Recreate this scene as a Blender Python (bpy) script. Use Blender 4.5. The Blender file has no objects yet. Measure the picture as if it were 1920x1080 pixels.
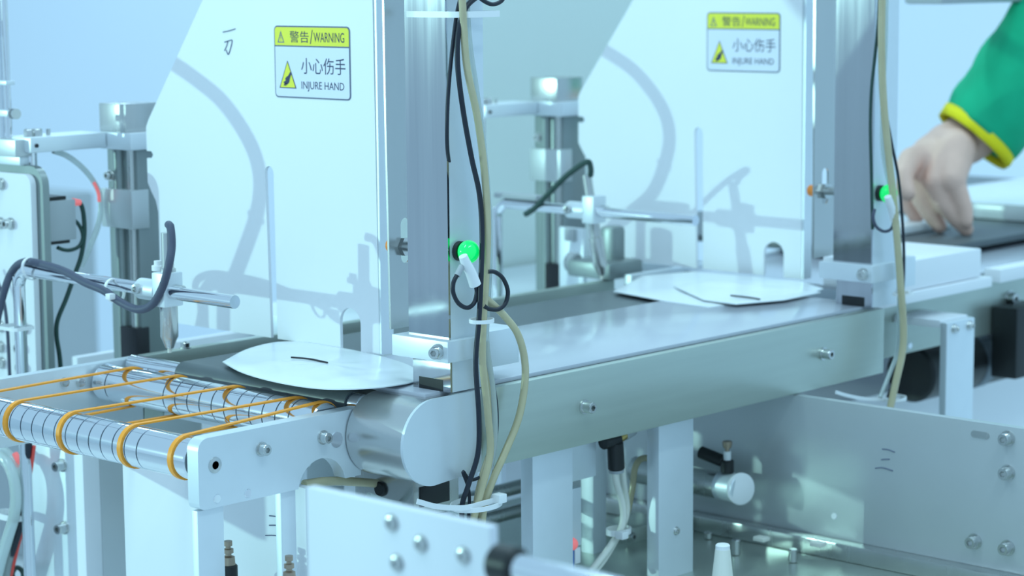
import bpy, bmesh, math, random
from mathutils import Vector, Matrix
random.seed(7)
SC = bpy.context.scene
COL = SC.collection

# ------------------------------------------------------------------ camera
cam_d = bpy.data.cameras.new('camera')
cam = bpy.data.objects.new('camera', cam_d); COL.objects.link(cam)
CAM = Vector([-1.19521, -1.16763, 0.31324])
_f, _r, _u = Vector([0.726589, 0.672829, -0.139173]), Vector([0.678618, -0.73445, -0.007777]), Vector([0.107449, 0.088794, 0.990238])
_m = Matrix((_r, _u, -_f)).transposed().to_4x4(); _m.translation = CAM
cam.matrix_world = _m
cam_d.lens = 79.500; cam_d.sensor_width = 36.0; cam_d.sensor_fit = 'HORIZONTAL'
cam_d.clip_start = 0.05; cam_d.clip_end = 60
cam_d.dof.use_dof = True; cam_d.dof.focus_distance = 1.70; cam_d.dof.aperture_fstop = 8.0
SC.camera = cam

# ------------------------------------------------------------------ world, lamps, exposure
W = bpy.data.worlds.new('world'); SC.world = W; W.use_nodes = True
bg = W.node_tree.nodes['Background']
bg.inputs['Color'].default_value = (0.45, 0.76, 1.0, 1); bg.inputs['Strength'].default_value = 0.92
SC.view_settings.view_transform = 'Standard'; SC.view_settings.look = 'None'
SC.view_settings.gamma = 1.0; SC.view_settings.use_curve_mapping = False
SC.view_settings.exposure = 0.0

def light(name, kind, loc, energy, color, target=None, **kw):
    d = bpy.data.lights.new(name, kind); d.energy = energy; d.color = color
    for k, v in kw.items(): setattr(d, k, v)
    o = bpy.data.objects.new(name, d); COL.objects.link(o); o.location = loc
    if target is not None:
        o.rotation_euler = (Vector(target) - Vector(loc)).to_track_quat('-Z', 'Y').to_euler()
    return o
light('key_lamp', 'SPOT', (-3.12, 2.86, 0.45), 238, (0.55, 1.0, 0.92), (0.3, 0.2, 0.05),
      spot_size=math.radians(50), spot_blend=0.4, shadow_soft_size=0.022)
for i, (x, y) in enumerate([(-1.1, 0.2), (0.7, 0.9), (-0.3, -1.2), (1.9, -0.3)]):
    light('ceiling_or_fill_lamp', 'AREA', (x, y, 1.85), 13, (0.60, 0.90, 1.0), (x, y, 0),
          shape='RECTANGLE', size=1.2, size_y=0.16)

for (x, y, e) in [(2.0, 3.8, 17), (2.1, 2.0, 3)]:  # added fill lamps that only brighten the back wall
    light('ceiling_or_fill_lamp', 'AREA', (x, y, 1.85), e, (0.52, 0.84, 1.0), (x, y, 0),
          shape='RECTANGLE', size=1.2, size_y=0.16)

# ------------------------------------------------------------------ materials
MATS = {}
def mat(name, col, rough=0.5, metal=0.0, var=0.0, scale=30.0, stretch=(1, 1, 1), bump=0.0, rvar=0.0, emit=None, es=0.0, trans=0.0, alpha=1.0, ior=1.45, spec=0.5, coat=0.0):
    m = bpy.data.materials.new(name); m.use_nodes = True
    nt = m.node_tree; b = nt.nodes['Principled BSDF']
    b.inputs['Base Color'].default_value = (*col, 1); b.inputs['Roughness'].default_value = rough
    b.inputs['Metallic'].default_value = metal; b.inputs['IOR'].default_value = ior
    b.inputs['Transmission Weight'].default_value = trans; b.inputs['Alpha'].default_value = alpha
    b.inputs['Specular IOR Level'].default_value = spec; b.inputs['Coat Weight'].default_value = coat
    if emit:
        b.inputs['Emission Color'].default_value = (*emit, 1); b.inputs['Emission Strength'].default_value = es
    if var or bump or rvar:
        tc = nt.nodes.new('ShaderNodeTexCoord'); mp = nt.nodes.new('ShaderNodeMapping')
        mp.inputs['Scale'].default_value = stretch
        nz = nt.nodes.new('ShaderNodeTexNoise'); nz.inputs['Scale'].default_value = scale; nz.inputs['Detail'].default_value = 5
        nt.links.new(tc.outputs['Object'], mp.inputs['Vector']); nt.links.new(mp.outputs['Vector'], nz.inputs['Vector'])
        if var:
            mx = nt.nodes.new('ShaderNodeMix'); mx.data_type = 'RGBA'
            mx.inputs['A'].default_value = (*[max(0, c * (1 - var)) for c in col], 1)
            mx.inputs['B'].default_value = (*[min(1, c * (1 + var)) for c in col], 1)
            nt.links.new(nz.outputs['Fac'], mx.inputs['Factor']); nt.links.new(mx.outputs['Result'], b.inputs['Base Color'])
        if rvar:
            mr = nt.nodes.new('ShaderNodeMapRange')
            mr.inputs['To Min'].default_value = max(0.02, rough - rvar); mr.inputs['To Max'].default_value = rough + rvar
            nt.links.new(nz.outputs['Fac'], mr.inputs['Value']); nt.links.new(mr.outputs['Result'], b.inputs['Roughness'])
        if bump:
            bp = nt.nodes.new('ShaderNodeBump'); bp.inputs['Strength'].default_value = bump; bp.inputs['Distance'].default_value = 0.001
            nt.links.new(nz.outputs['Fac'], bp.inputs['Height']); nt.links.new(bp.outputs['Normal'], b.inputs['Normal'])
    MATS[name] = m
    return m
mat('white_paint', (0.82, 0.83, 0.86), 0.42, var=0.02, scale=8)
mat('guard_white', (0.70, 0.72, 0.78), 0.42, var=0.02, scale=8)
mat('wall_paint', (0.84, 0.90, 0.97), 0.7, var=0.03, scale=1.2)
mat('floor_epoxy', (0.70, 0.73, 0.74), 0.45, var=0.06, scale=2)
mat('teal_cover', (0.70, 0.78, 0.74), 0.45, var=0.03, scale=3)
mat('anodised', (0.74, 0.79, 0.83), 0.42, 0.5, var=0.04, scale=40, bump=0.02)
mat('dimmed_plate', (0.58, 0.61, 0.62), 0.38, 0.5, var=0.03, scale=20)  # anodised tone darkened to put shade into the lower plate
mat('satin_steel', (0.49, 0.545, 0.49), 0.34, 0.75, var=0.07, scale=60, stretch=(0.15, 1, 3), bump=0.03, rvar=0.05)
mat('brushed_steel', (0.56, 0.57, 0.56), 0.26, 0.9, var=0.07, scale=70, stretch=(1, 1, 0.05), rvar=0.06)
mat('mirror_steel', (0.46, 0.47, 0.50), 0.075, 1.0, var=0.10, scale=120, stretch=(1, 1, 0.03), rvar=0.04)
mat('cover_steel', (0.60, 0.60, 0.59), 0.24, 0.95, var=0.06, scale=50, stretch=(1, 0.08, 1), rvar=0.05)
mat('chrome', (0.78, 0.80, 0.84), 0.09, 1.0)
mat('bolt_steel', (0.62, 0.63, 0.62), 0.18, 1.0)
mat('black_oxide', (0.03, 0.03, 0.035), 0.4, 0.3)
mat('groove_dark', (0.16, 0.19, 0.22), 0.5, 0.4)
mat('table_top', (0.49, 0.51, 0.57), 0.16, 0.0, var=0.02, scale=10, spec=0.6)
mat('dark_belt', (0.105, 0.125, 0.135), 0.38, 0.0, var=0.10, scale=60)
mat('orange_belt', (0.98, 0.37, 0.04), 0.42, var=0.08, scale=120, spec=0.35)
mat('film', (0.80, 0.84, 0.86), 0.22, 0.0, var=0.03, scale=40, bump=0.08)
mat('black_rubber', (0.012, 0.016, 0.028), 0.42)
mat('grey_cable', (0.075, 0.085, 0.13), 0.5, var=0.1, scale=90)
mat('green_cable', (0.02, 0.06, 0.05), 0.45)
mat('beige_tube', (0.70, 0.62, 0.40), 0.22, trans=0.35, var=0.12, scale=50)
mat('clear_tube', (0.72, 0.80, 0.78), 0.15, trans=0.55)
mat('white_plastic', (0.84, 0.85, 0.86), 0.35)
mat('cream_plastic', (0.78, 0.78, 0.70), 0.35)
mat('grey_plastic', (0.40, 0.43, 0.45), 0.45)
mat('black_plastic', (0.012, 0.014, 0.015), 0.38)
mat('brass', (0.72, 0.52, 0.18), 0.25, 1.0)
mat('bronze', (0.40, 0.31, 0.24), 0.35, 0.8)
mat('dark_profile', (0.27, 0.31, 0.31), 0.38, 0.6, var=0.12, scale=60, stretch=(1, 1, 0.05))
mat('red_plastic', (0.85, 0.08, 0.06), 0.4)
mat('pink_glow', (0.9, 0.2, 0.2), 0.4, emit=(1.0, 0.2, 0.2), es=0.35)  # faint glow put into plastic plugs and tube marks, none of them a lamp
mat('blue_plastic', (0.08, 0.20, 0.52), 0.4)
mat('orange_tip', (0.85, 0.26, 0.04), 0.4)
mat('green_lamp', (0.0, 0.55, 0.12), 0.15, emit=(0.0, 1.0, 0.18), es=0.55, coat=0.6)
mat('ink', (0.03, 0.035, 0.10), 0.6)
mat('ink_grey', (0.14, 0.16, 0.24), 0.6)
mat('label_white', (0.70, 0.72, 0.84), 0.4)
mat('label_yellow', (0.80, 0.76, 0.02), 0.45)
mat('skin', (0.80, 0.50, 0.40), 0.5, var=0.08, scale=60)
mat('green_knit', (0.0, 0.40, 0.20), 0.8, var=0.15, scale=40, bump=0.2)
mat('yellow_knit', (0.85, 0.72, 0.01), 0.8)
mat('acrylic', (0.85, 0.92, 0.93), 0.05, trans=0.92, ior=1.3)

# ------------------------------------------------------------------ mesh helpers
ORG = {}
def basis(ax):
    ax = Vector(ax).normalized()
    h = Vector((0, 0, 1)) if abs(ax.z) < 0.9 else Vector((1, 0, 0))
    a = h.cross(ax).normalized(); b = ax.cross(a)
    return ax, a, b
def catmull(pts, n=8):
    P = [Vector(p) for p in pts]
    if len(P) < 3: return P
    P = [2 * P[0] - P[1]] + P + [2 * P[-1] - P[-2]]
    out = []
    for i in range(1, len(P) - 2):
        a, b, c, d = P[i - 1:i + 3]
        for k in range(n):
            t = k / n
            out.append(0.5 * ((2 * b) + (c - a) * t + (2 * a - 5 * b + 4 * c - d) * t * t + (3 * b - a - 3 * c + d) * t ** 3))
    out.append(P[-2].copy())
    return out

class MB:
    def __init__(s): s.v = []; s.f = []; s.sm = []
    def add(s, vs, fs, smooth=False):
        o = len(s.v); s.v += [tuple(v) for v in vs]
        s.f += [tuple(i + o for i in f) for f in fs]; s.sm += [smooth] * len(fs)
        return s
    def box(s, x0, x1, y0, y1, z0, z1, bev=0.0):
        x0, x1 = sorted((x0, x1)); y0, y1 = sorted((y0, y1)); z0, z1 = sorted((z0, z1))
        if bev <= 0:
            vs = [(x, y, z) for x in (x0, x1) for y in (y0, y1) for z in (z0, z1)]
            return s.add(vs, [(0, 1, 3, 2), (4, 6, 7, 5), (0, 4, 5, 1), (2, 3, 7, 6), (0, 2, 6, 4), (1, 5, 7, 3)])
        bm = bmesh.new(); bmesh.ops.create_cube(bm, size=1)
        for v in bm.verts: v.co = Vector(((x0 + x1) / 2 + v.co.x * (x1 - x0), (y0 + y1) / 2 + v.co.y * (y1 - y0), (z0 + z1) / 2 + v.co.z * (z1 - z0)))
        bmesh.ops.bevel(bm, geom=bm.edges[:], offset=bev, segments=2, affect='EDGES', profile=0.6)
        s.addbm(bm); bm.free(); return s
    def addbm(s, bm, smooth=False):
        bm.verts.index_update()
        return s.add([v.co.copy() for v in bm.verts], [[v.index for v in f.verts] for f in bm.faces], smooth)
    def ring(s, p, a, b, r, n): return [Vector(p) + a * (math.cos(2 * math.pi * k / n) * r) + b * (math.sin(2 * math.pi * k / n) * r) for k in range(n)]
    def lathe(s, p, ax, prof, n=20, smooth=True):
        """prof: list of (distance along axis, radius)"""
        ax, a, b = basis(ax); vs = []; fs = []
        for t, r in prof: vs += s.ring(Vector(p) + ax * t, a, b, max(r, 1e-5), n)
        for i in range(len(prof) - 1):
            for k in range(n):
                fs.append((i * n + k, i * n + (k + 1) % n, (i + 1) * n + (k + 1) % n, (i + 1) * n + k))
        s.add(vs, fs, smooth)
        s.add(vs[:n], [tuple(reversed(range(n)))]); s.add(vs[-n:], [tuple(range(n))])
        return s
    def cyl(s, p0, p1, r, n=20, r1=None, bev=0.0):
        p0, p1 = Vector(p0), Vector(p1); L = (p1 - p0).length; r1 = r if r1 is None else r1
        pr = [(0, r), (L, r1)] if not bev else [(0, r - bev), (bev, r), (L - bev, r1), (L, r1 - bev)]
        return s.lathe(p0, p1 - p0, pr, n)
    def tube(s, pts, r, n=10, sub=8, radii=None):
        P = catmull(pts, sub); m = len(P); vs = []; fs = []
        t0 = (P[1] - P[0]).normalized(); _, a, b = basis(t0)
        for i in range(m):
            t = (P[min(i + 1, m - 1)] - P[max(i - 1, 0)]).normalized()
            a = (a - t * a.dot(t)).normalized(); b = t.cross(a)
            rr = r if radii is None else radii[0] + (radii[1] - radii[0]) * i / (m - 1)
            vs += s.ring(P[i], a, b, rr, n)
        for i in range(m - 1):
            for k in range(n): fs.append((i * n + k, i * n + (k + 1) % n, (i + 1) * n + (k + 1) % n, (i + 1) * n + k))
        s.add(vs, fs, True); s.add(vs[:n], [tuple(reversed(range(n)))]); s.add(vs[-n:], [tuple(range(n))])
        return s
    def strap(s, pts, w, t, up=(0, 0, 1), closed=False):
        """flat band of width w (along up) and thickness t, following pts"""
        P = [Vector(p) for p in pts]; m = len(P); vs = []; fs = []; up = Vector(up).normalized()
        for i in range(m):
            if closed: tg = (P[(i + 1) % m] - P[i - 1]).normalized()
            else: tg = (P[min(i + 1, m - 1)] - P[max(i - 1, 0)]).normalized()
            u = (up - tg * up.dot(tg)).normalized(); nrm = tg.cross(u)
            for su, sn in ((-1, -1), (1, -1), (1, 1), (-1, 1)): vs.append(P[i] + u * (su * w / 2) + nrm * (sn * t / 2))
        e = m if closed else m - 1
        for i in range(e):
            j = (i + 1) % m
            for k in range(4): fs.append((i * 4 + k, i * 4 + (k + 1) % 4, j * 4 + (k + 1) % 4, j * 4 + k))
        if not closed: fs += [(3, 2, 1, 0), tuple(range(m * 4 - 4, m * 4))]
        return s.add(vs, fs)
    def sphere(s, p, r, n=20, m=12, sc=(1, 1, 1)):
        vs = []; fs = []
        for i in range(1, m):
            th = math.pi * i / m
            for k in range(n):
                ph = 2 * math.pi * k / n
                vs.append((p[0] + r * sc[0] * math.sin(th) * math.cos(ph), p[1] + r * sc[1] * math.sin(th) * math.sin(ph), p[2] + r * sc[2] * math.cos(th)))
        for i in range(m - 2):
            for k in range(n): fs.append((i * n + k, (i + 1) * n + k, (i + 1) * n + (k + 1) % n, i * n + (k + 1) % n))
        t = len(vs); vs += [(p[0], p[1], p[2] + r * sc[2]), (p[0], p[1], p[2] - r * sc[2])]
        for k in range(n): fs += [(t, k, (k + 1) % n), (t + 1, (m - 2) * n + (k + 1) % n, (m - 2) * n + k)]
        return s.add(vs, fs, True)
    def socket_bolt(s, p, ax, r, h, seg=24):
        """socket head cap screw standing on point p along ax, with a washer and a hexagonal recess"""
        p = Vector(p); ax, a, b = basis(ax); n = seg
        s.lathe(p, ax, [(0, r * 1.30), (h * 0.16, r * 1.30)], n)
        def rg(t, fn): return [p + ax * t + a * (math.cos(2 * math.pi * k / n) * fn(k)) + b * (math.sin(2 * math.pi * k / n) * fn(k)) for k in range(n)]
        hexr = lambda k: 0.55 * r * math.cos(math.pi / 6) / math.cos(((2 * math.pi * k / n) % (math.pi / 3)) - math.pi / 6)
        rows = [rg(h * 0.1, lambda k: r), rg(h * 0.9, lambda k: r), rg(h, lambda k: r * 0.9), rg(h, hexr), rg(h * 0.5, hexr)]
        vs = [v for q in rows for v in q]; fs = []
        for i in range(4):
            for k in range(n): fs.append((i * n + k, i * n + (k + 1) % n, (i + 1) * n + (k + 1) % n, (i + 1) * n + k))
        s.add(vs, fs[:n], True); s.add(vs, fs[n:]); s.add(rows[-1], [tuple(range(n))])
        return s
    def prism(s, poly, axis, a, b):
        """extrude polygon (list of 2D) along axis 'X','Y','Z' from a to b; holes not supported"""
        m = len(poly)
        def mk(q, t): return {'X': (t, q[0], q[1]), 'Y': (q[0], t, q[1]), 'Z': (q[0], q[1], t)}[axis]
        vs = [mk(q, a) for q in poly] + [mk(q, b) for q in poly]
        fs = [tuple(range(m)), tuple(reversed(range(m, 2 * m)))]
        fs += [(k, m + k, m + (k + 1) % m, (k + 1) % m) for k in range(m)]
        return s.add(vs, fs)
    def plate(s, outer, holes, axis, a, b):
        """flat plate with holes: 2D loops filled and extruded"""
        cu = bpy.data.curves.new('tmp', 'CURVE'); cu.dimensions = '2D'; cu.fill_mode = 'BOTH'
        for lp in [outer] + holes:
            sp = cu.splines.new('POLY'); sp.points.add(len(lp) - 1); sp.use_cyclic_u = True
            for q, pt in zip(lp, sp.points): pt.co = (q[0], q[1], 0, 1)
        cu.extrude = abs(b - a) / 2
        ob = bpy.data.objects.new('tmp', cu); COL.objects.link(ob)
        dg = bpy.context.evaluated_depsgraph_get(); me = bpy.data.meshes.new_from_object(ob.evaluated_get(dg))
        c = (a + b) / 2; vs = []
        for v in me.vertices:
            x, y, z = v.co; vs.append({'X': (c + z, x, y), 'Y': (x, c + z, y), 'Z': (x, y, c + z)}[axis])
        s.add(vs, [tuple(f.vertices) for f in me.polygons])
        bpy.data.objects.remove(ob); bpy.data.curves.remove(cu); bpy.data.meshes.remove(me)
        return s
    def text(s, body, plane_x, y_left, y_right, z0, z1, t=0.00015):
        """lettering on a plate that faces -X, stretched to the given box"""
        cu = bpy.data.curves.new('tmp', 'FONT'); cu.body = body; cu.extrude = 0.0; cu.resolution_u = 3
        ob = bpy.data.objects.new('tmp', cu); COL.objects.link(ob)
        dg = bpy.context.evaluated_depsgraph_get(); me = bpy.data.meshes.new_from_object(ob.evaluated_get(dg))
        xs = [v.co.x for v in me.vertices]; ys = [v.co.y for v in me.vertices]
        if xs:
            x0, x1, b0, b1 = min(xs), max(xs), min(ys), max(ys)
            vs = [(plane_x, y_left + (y_right - y_left) * (v.co.x - x0) / (x1 - x0), z0 + (z1 - z0) * (v.co.y - b0) / (b1 - b0)) for v in me.vertices]
            s.add(vs, [tuple(f.vertices) for f in me.polygons])
        bpy.data.objects.remove(ob); bpy.data.curves.remove(cu); bpy.data.meshes.remove(me)
        return s
    def build(s, name, material, parent=None, label=None, cat=None, group=None, kind=None, fix=True):
        me = bpy.data.meshes.new(name)
        if parent is not None: org = ORG[parent.name]
        else:
            xs = [v[0] for v in s.v]; ys = [v[1] for v in s.v]; zs = [v[2] for v in s.v]
            org = Vector(((min(xs) + max(xs)) / 2, (min(ys) + max(ys)) / 2, min(zs)))
        me.from_pydata([Vector(v) - org for v in s.v], [], s.f)
        for p, sm in zip(me.polygons, s.sm): p.use_smooth = sm
        if fix:
            bm = bmesh.new(); bm.from_mesh(me); bmesh.ops.remove_doubles(bm, verts=bm.verts, dist=1e-6)
            bmesh.ops.recalc_face_normals(bm, faces=bm.faces); bm.to_mesh(me); bm.free()
        me.set_sharp_from_angle(angle=math.radians(38))
        me.materials.append(MATS[material])
        o = bpy.data.objects.new(name, me); COL.objects.link(o)
        if parent is not None: o.parent = parent
        else: o.location = org
        ORG[o.name] = org
        return tag(o, label, cat, group, kind)
def tag(o, label=None, cat=None, group=None, kind=None):
    if label: o['label'] = label
    if cat: o['category'] = cat
    if group: o['group'] = group
    if kind: o['kind'] = kind
    return o
def thing(name, loc, label, cat, group=None):
    o = bpy.data.objects.new(name, None); COL.objects.link(o); o.location = loc; o.empty_display_size = 0.02
    ORG[o.name] = Vector(loc)
    return tag(o, label, cat, group)
def copy_tree(o, parent=None, shift=None):
    c = o.copy(); COL.objects.link(c); c.parent = parent
    if shift is not None: c.location = o.location + Vector(shift)
    ORG[c.name] = ORG[o.name] + Vector(shift or (0, 0, 0))
    for ch in o.children: copy_tree(ch, c)
    return c
def bolt(parent, p, ax, r=0.0045, h=0.007, m='bolt_steel', name='bolt'):
    return MB().socket_bolt(p, ax, r, h).build(name, m, parent)
def arc(cx, cy, r, a0, a1, n=10):
    return [(cx + r * math.cos(math.radians(a0 + (a1 - a0) * k / n)), cy + r * math.sin(math.radians(a0 + (a1 - a0) * k / n))) for k in range(n + 1)]

# ------------------------------------------------------------------ the room
tag(MB().box(-5, 3.2, -4, 5.6, -1.0, -0.95).build('floor', 'floor_epoxy'), 'grey epoxy workshop floor', None, None, 'structure')
tag(MB().box(3.1, 3.2, -4, 5.6, -0.95, 2.4).build('wall_back', 'wall_paint'), 'pale blue-white painted wall behind the machines', None, None, 'structure')

# ------------------------------------------------------------------ main conveyor housing
hs = thing('conveyor_housing', (0.28, 0.16, -0.22), 'long satin steel conveyor housing with rounded end cover under the nearer post', 'conveyor')
MB().box(0.030, 0.580, 0.0, 0.010, -0.065, -0.003, 0.0022).build('side_panel', 'satin_steel', hs)
prof = arc(-0.0236, -0.0345, 0.0320, 90, 270, 22) + [(0.030, -0.0660), (0.030, -0.0025)]
MB().prism(prof, 'Y', 0.0, 0.059).build('end_cover', 'cover_steel', hs)
prof2 = arc(-0.0236, -0.0345, 0.0328, 90, 270, 22) + [(0.024, -0.0640), (0.024, -0.0020)]
MB().prism(prof2, 'Y', -0.0025, 0.0).build('cover_cap', 'anodised', hs)
MB().box(-0.020, 0.578, 0.010, 0.178, -0.0035, 0.0, 0.0008).build('top_plate', 'table_top', hs)
MB().box(-0.020, 0.600, 0.348, 0.358, -0.065, -0.0085, 0.001).build('side_panel', 'satin_steel', hs)
MB().box(0.0, 0.58, 0.0105, 0.347, -0.063, -0.060).build('bottom_plate', 'anodised', hs)
for x in (0.1493, 0.4800): bolt(hs, (x, 0.0, -0.0333), (0, -1, 0), 0.0046, 0.010)
bolt(hs, (0.03, 0.353, -0.0085), (0, 0, 1), 0.004, 0.005)
for x0, x1 in ((0.1076, 0.1560), (0.2667, 0.3140)):
    lg = MB().box(x0, x1, 0.018, 0.031, -0.42, -0.0655, 0.0006).build('leg', 'anodised', hs)
    bolt(lg, ((x0 + x1) / 2, 0.018, -0.165), (0, -1, 0), 0.0028, 0.0022)
for x0, x1 in ((0.120, 0.165), (0.50, 0.54)):
    MB().box(x0, x1, 0.300, 0.315, -0.42, -0.0655, 0.0006).build('leg', 'anodised', hs)

# dark belt running in the housing, wrapped round its nose roller
bt = MB()
path = [(0.575, -0.0035)] + arc(-0.0325, -0.0135, 0.0100, 90, 270, 12) + [(0.575, -0.024)]
n = len(path); y0, y1 = 0.075, 0.278
vs = [(p[0], y, p[1]) for p in path for y in (y0, y1)] + [(p[0], y, p[1]) for p in ([(0.575, -0.005)] + arc(-0.0325, -0.0135, 0.0085, 90, 270, 12) + [(0.575, -0.0225)]) for y in (y0, y1)]
fs = []
for i in range(n - 1):
    a = 2 * i; b = 2 * i + 2
    fs += [(a, a + 1, b + 1, b), (2 * n + a, 2 * n + b, 2 * n + b + 1, 2 * n + a + 1), (a, b, 2 * n + b, 2 * n + a), (a + 1, 2 * n + a + 1, 2 * n + b + 1, b + 1)]
fs += [(0, 2 * n, 2 * n + 1, 1), (2 * n - 2, 2 * n - 1, 4 * n - 1, 4 * n - 2)]
bt.add(vs, fs); bt.build('conveyor_belt', 'dark_belt', None, 'dark grey flat conveyor belt running along the steel housing', 'belt')
MB().cyl((-0.0325, 0.062, -0.0135), (-0.0325, 0.346, -0.0135), 0.0083, 24, bev=0.001).build('nose_roller', 'chrome', None, 'short chrome nose roller at the start of the dark belt', 'roller')

# ------------------------------------------------------------------ roller frame in front of the housing
rf = thing('roller_frame', (-0.12, 0.19, -0.066), 'pale metal frame of two side plates carrying the grooved rollers', 'frame')
o1 = arc(-0.1885, -0.0225, 0.0090, 180, 90, 6) + [(-0.040, -0.0135), (-0.040, -0.0655), (-0.0555, -0.0655)] + arc(-0.0800, -0.0700, 0.0240, 12, 168, 12) + [(-0.1035, -0.0655)] + arc(-0.1925, -0.0600, 0.0050, 270, 180, 5)
MB().plate(o1, [], 'Y', 0.060, 0.072).build('side_plate', 'anodised', rf)
MB().box(-0.36, -0.021, 0.348, 0.358, -0.065, -0.0085, 0.001).build('side_plate', 'anodised', rf)
for (x, z) in ((-0.1823, -0.0341),):
    MB().lathe((x, 0.060, z), (0, -1, 0), [(0, 0.0060), (0.0006, 0.0058), (0.0008, 0.003), (-0.001, 0.0028)], 24).build('axle_screw', 'bolt_steel', rf)
for (x, z) in ((-0.1386, -0.0296), (-0.0784, -0.0304)): bolt(rf, (x, 0.060, z), (0, -1, 0), 0.0042, 0.007)
MB().lathe((-0.0645, 0.060, -0.0345), (0, -1, 0), [(0, 0.0062), (0.0005, 0.0060)], 24).build('axle_end', 'chrome', rf)
for (x, z) in ((-0.1811, -0.0588), (-0.1523, -0.0600)): MB().lathe((x, 0.060, z), (0, -1, 0), [(0, 0.0034), (0.0006, 0.0030)], 20).build('dowel_pin', 'chrome', rf)
for (px, z) in ((-0.158, -0.028), (-0.102, -0.0195), (-0.086, -0.0220)): MB().lathe((px, 0.348, z), (0, -1, 0), [(0, 0.0040), (0.003, 0.0036), (0.0032, 0.002)], 20).build('screw', 'bolt_steel', rf)
for x0, x1 in ((-0.1965, -0.1725), (-0.1180, -0.1034)): MB().box(x0, x1, 0.0635, 0.0700, -0.42, -0.0660, 0.0006).build('leg', 'anodised', rf)
MB().box(-0.160, -0.080, 0.072, 0.190, -0.054, -0.050, 0.0006).build('cross_plate', 'anodised', rf)

def roller(name, cx, cz, r, ya, yb, grooves, label):
    t = thing(name, (cx, (ya + yb) / 2, cz - r), label, 'roller')
    pr = [(0, r - 0.001), (0.001, r)]
    for g in sorted(grooves):
        d = g - ya; pr += [(d - 0.0007, r), (d - 0.0005, r - 0.0016), (d + 0.0005, r - 0.0016), (d + 0.0007, r)]
    pr += [(yb - ya - 0.001, r), (yb - ya, r - 0.001)]
    MB().lathe((cx, ya, cz), (0, 1, 0), pr, 48).build('body', 'chrome', t)
    for g in grooves: MB().lathe((cx, g - 0.0005, cz), (0, 1, 0), [(0, r - 0.0008), (0.0010, r - 0.0008)], 32).build('groove_shade', 'groove_dark', t)  # dark ring in each groove puts the shade at its bottom into colour
    MB().cyl((cx, ya - 0.001, cz), (cx, yb + 0.010, cz), 0.0045, 16).build('axle', 'bolt_steel', t)
    return t
FX, FZ, RX, RZ, RR = -0.1840, -0.0320, -0.0620, -0.0242, 0.0154
roller('grooved_roller', FX, FZ, RR, 0.074, 0.346, [0.128 + 0.0143 * k for k in range(15)], 'front chrome roller with ring grooves at the left edge')
roller('grooved_roller', RX, RZ, RR, 0.074, 0.344, [0.100 + 0.0150 * k for k in range(11)] + [0.326], 'rear chrome roller with ring grooves beside the rounded steel cover')
ROOT_Y = [0.308, 0.2505, 0.179, 0.107, 0.079]
FRONT_Y = [0.338, 0.291, 0.222, 0.1474, 0.0890]
NAMES = ['farthest of the five orange belts, along the far side plate', 'second orange belt from the far side plate', 'middle one of the five orange belts across the rollers', 'fourth orange belt, next to the nearest one', 'nearest of the five orange belts, beside the rounded side plate']
for i in range(5):
    r = RR + 0.0007; pts = []
    for k in range(13):
        a = math.radians(90 + 180 * k / 12); pts.append((FX + r * math.cos(a), FRONT_Y[i], FZ + r * math.sin(a)))
    for k in range(13):
        a = math.radians(-90 + 180 * k / 12); pts.append((RX + r * math.cos(a), ROOT_Y[i], RZ + r * math.sin(a)))
    MB().strap(pts, 0.0042, 0.0013, (0, 1, 0), True).build('drive_belt', 'orange_belt', None, NAMES[i], 'belt', 'orange drive belts')

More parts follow.
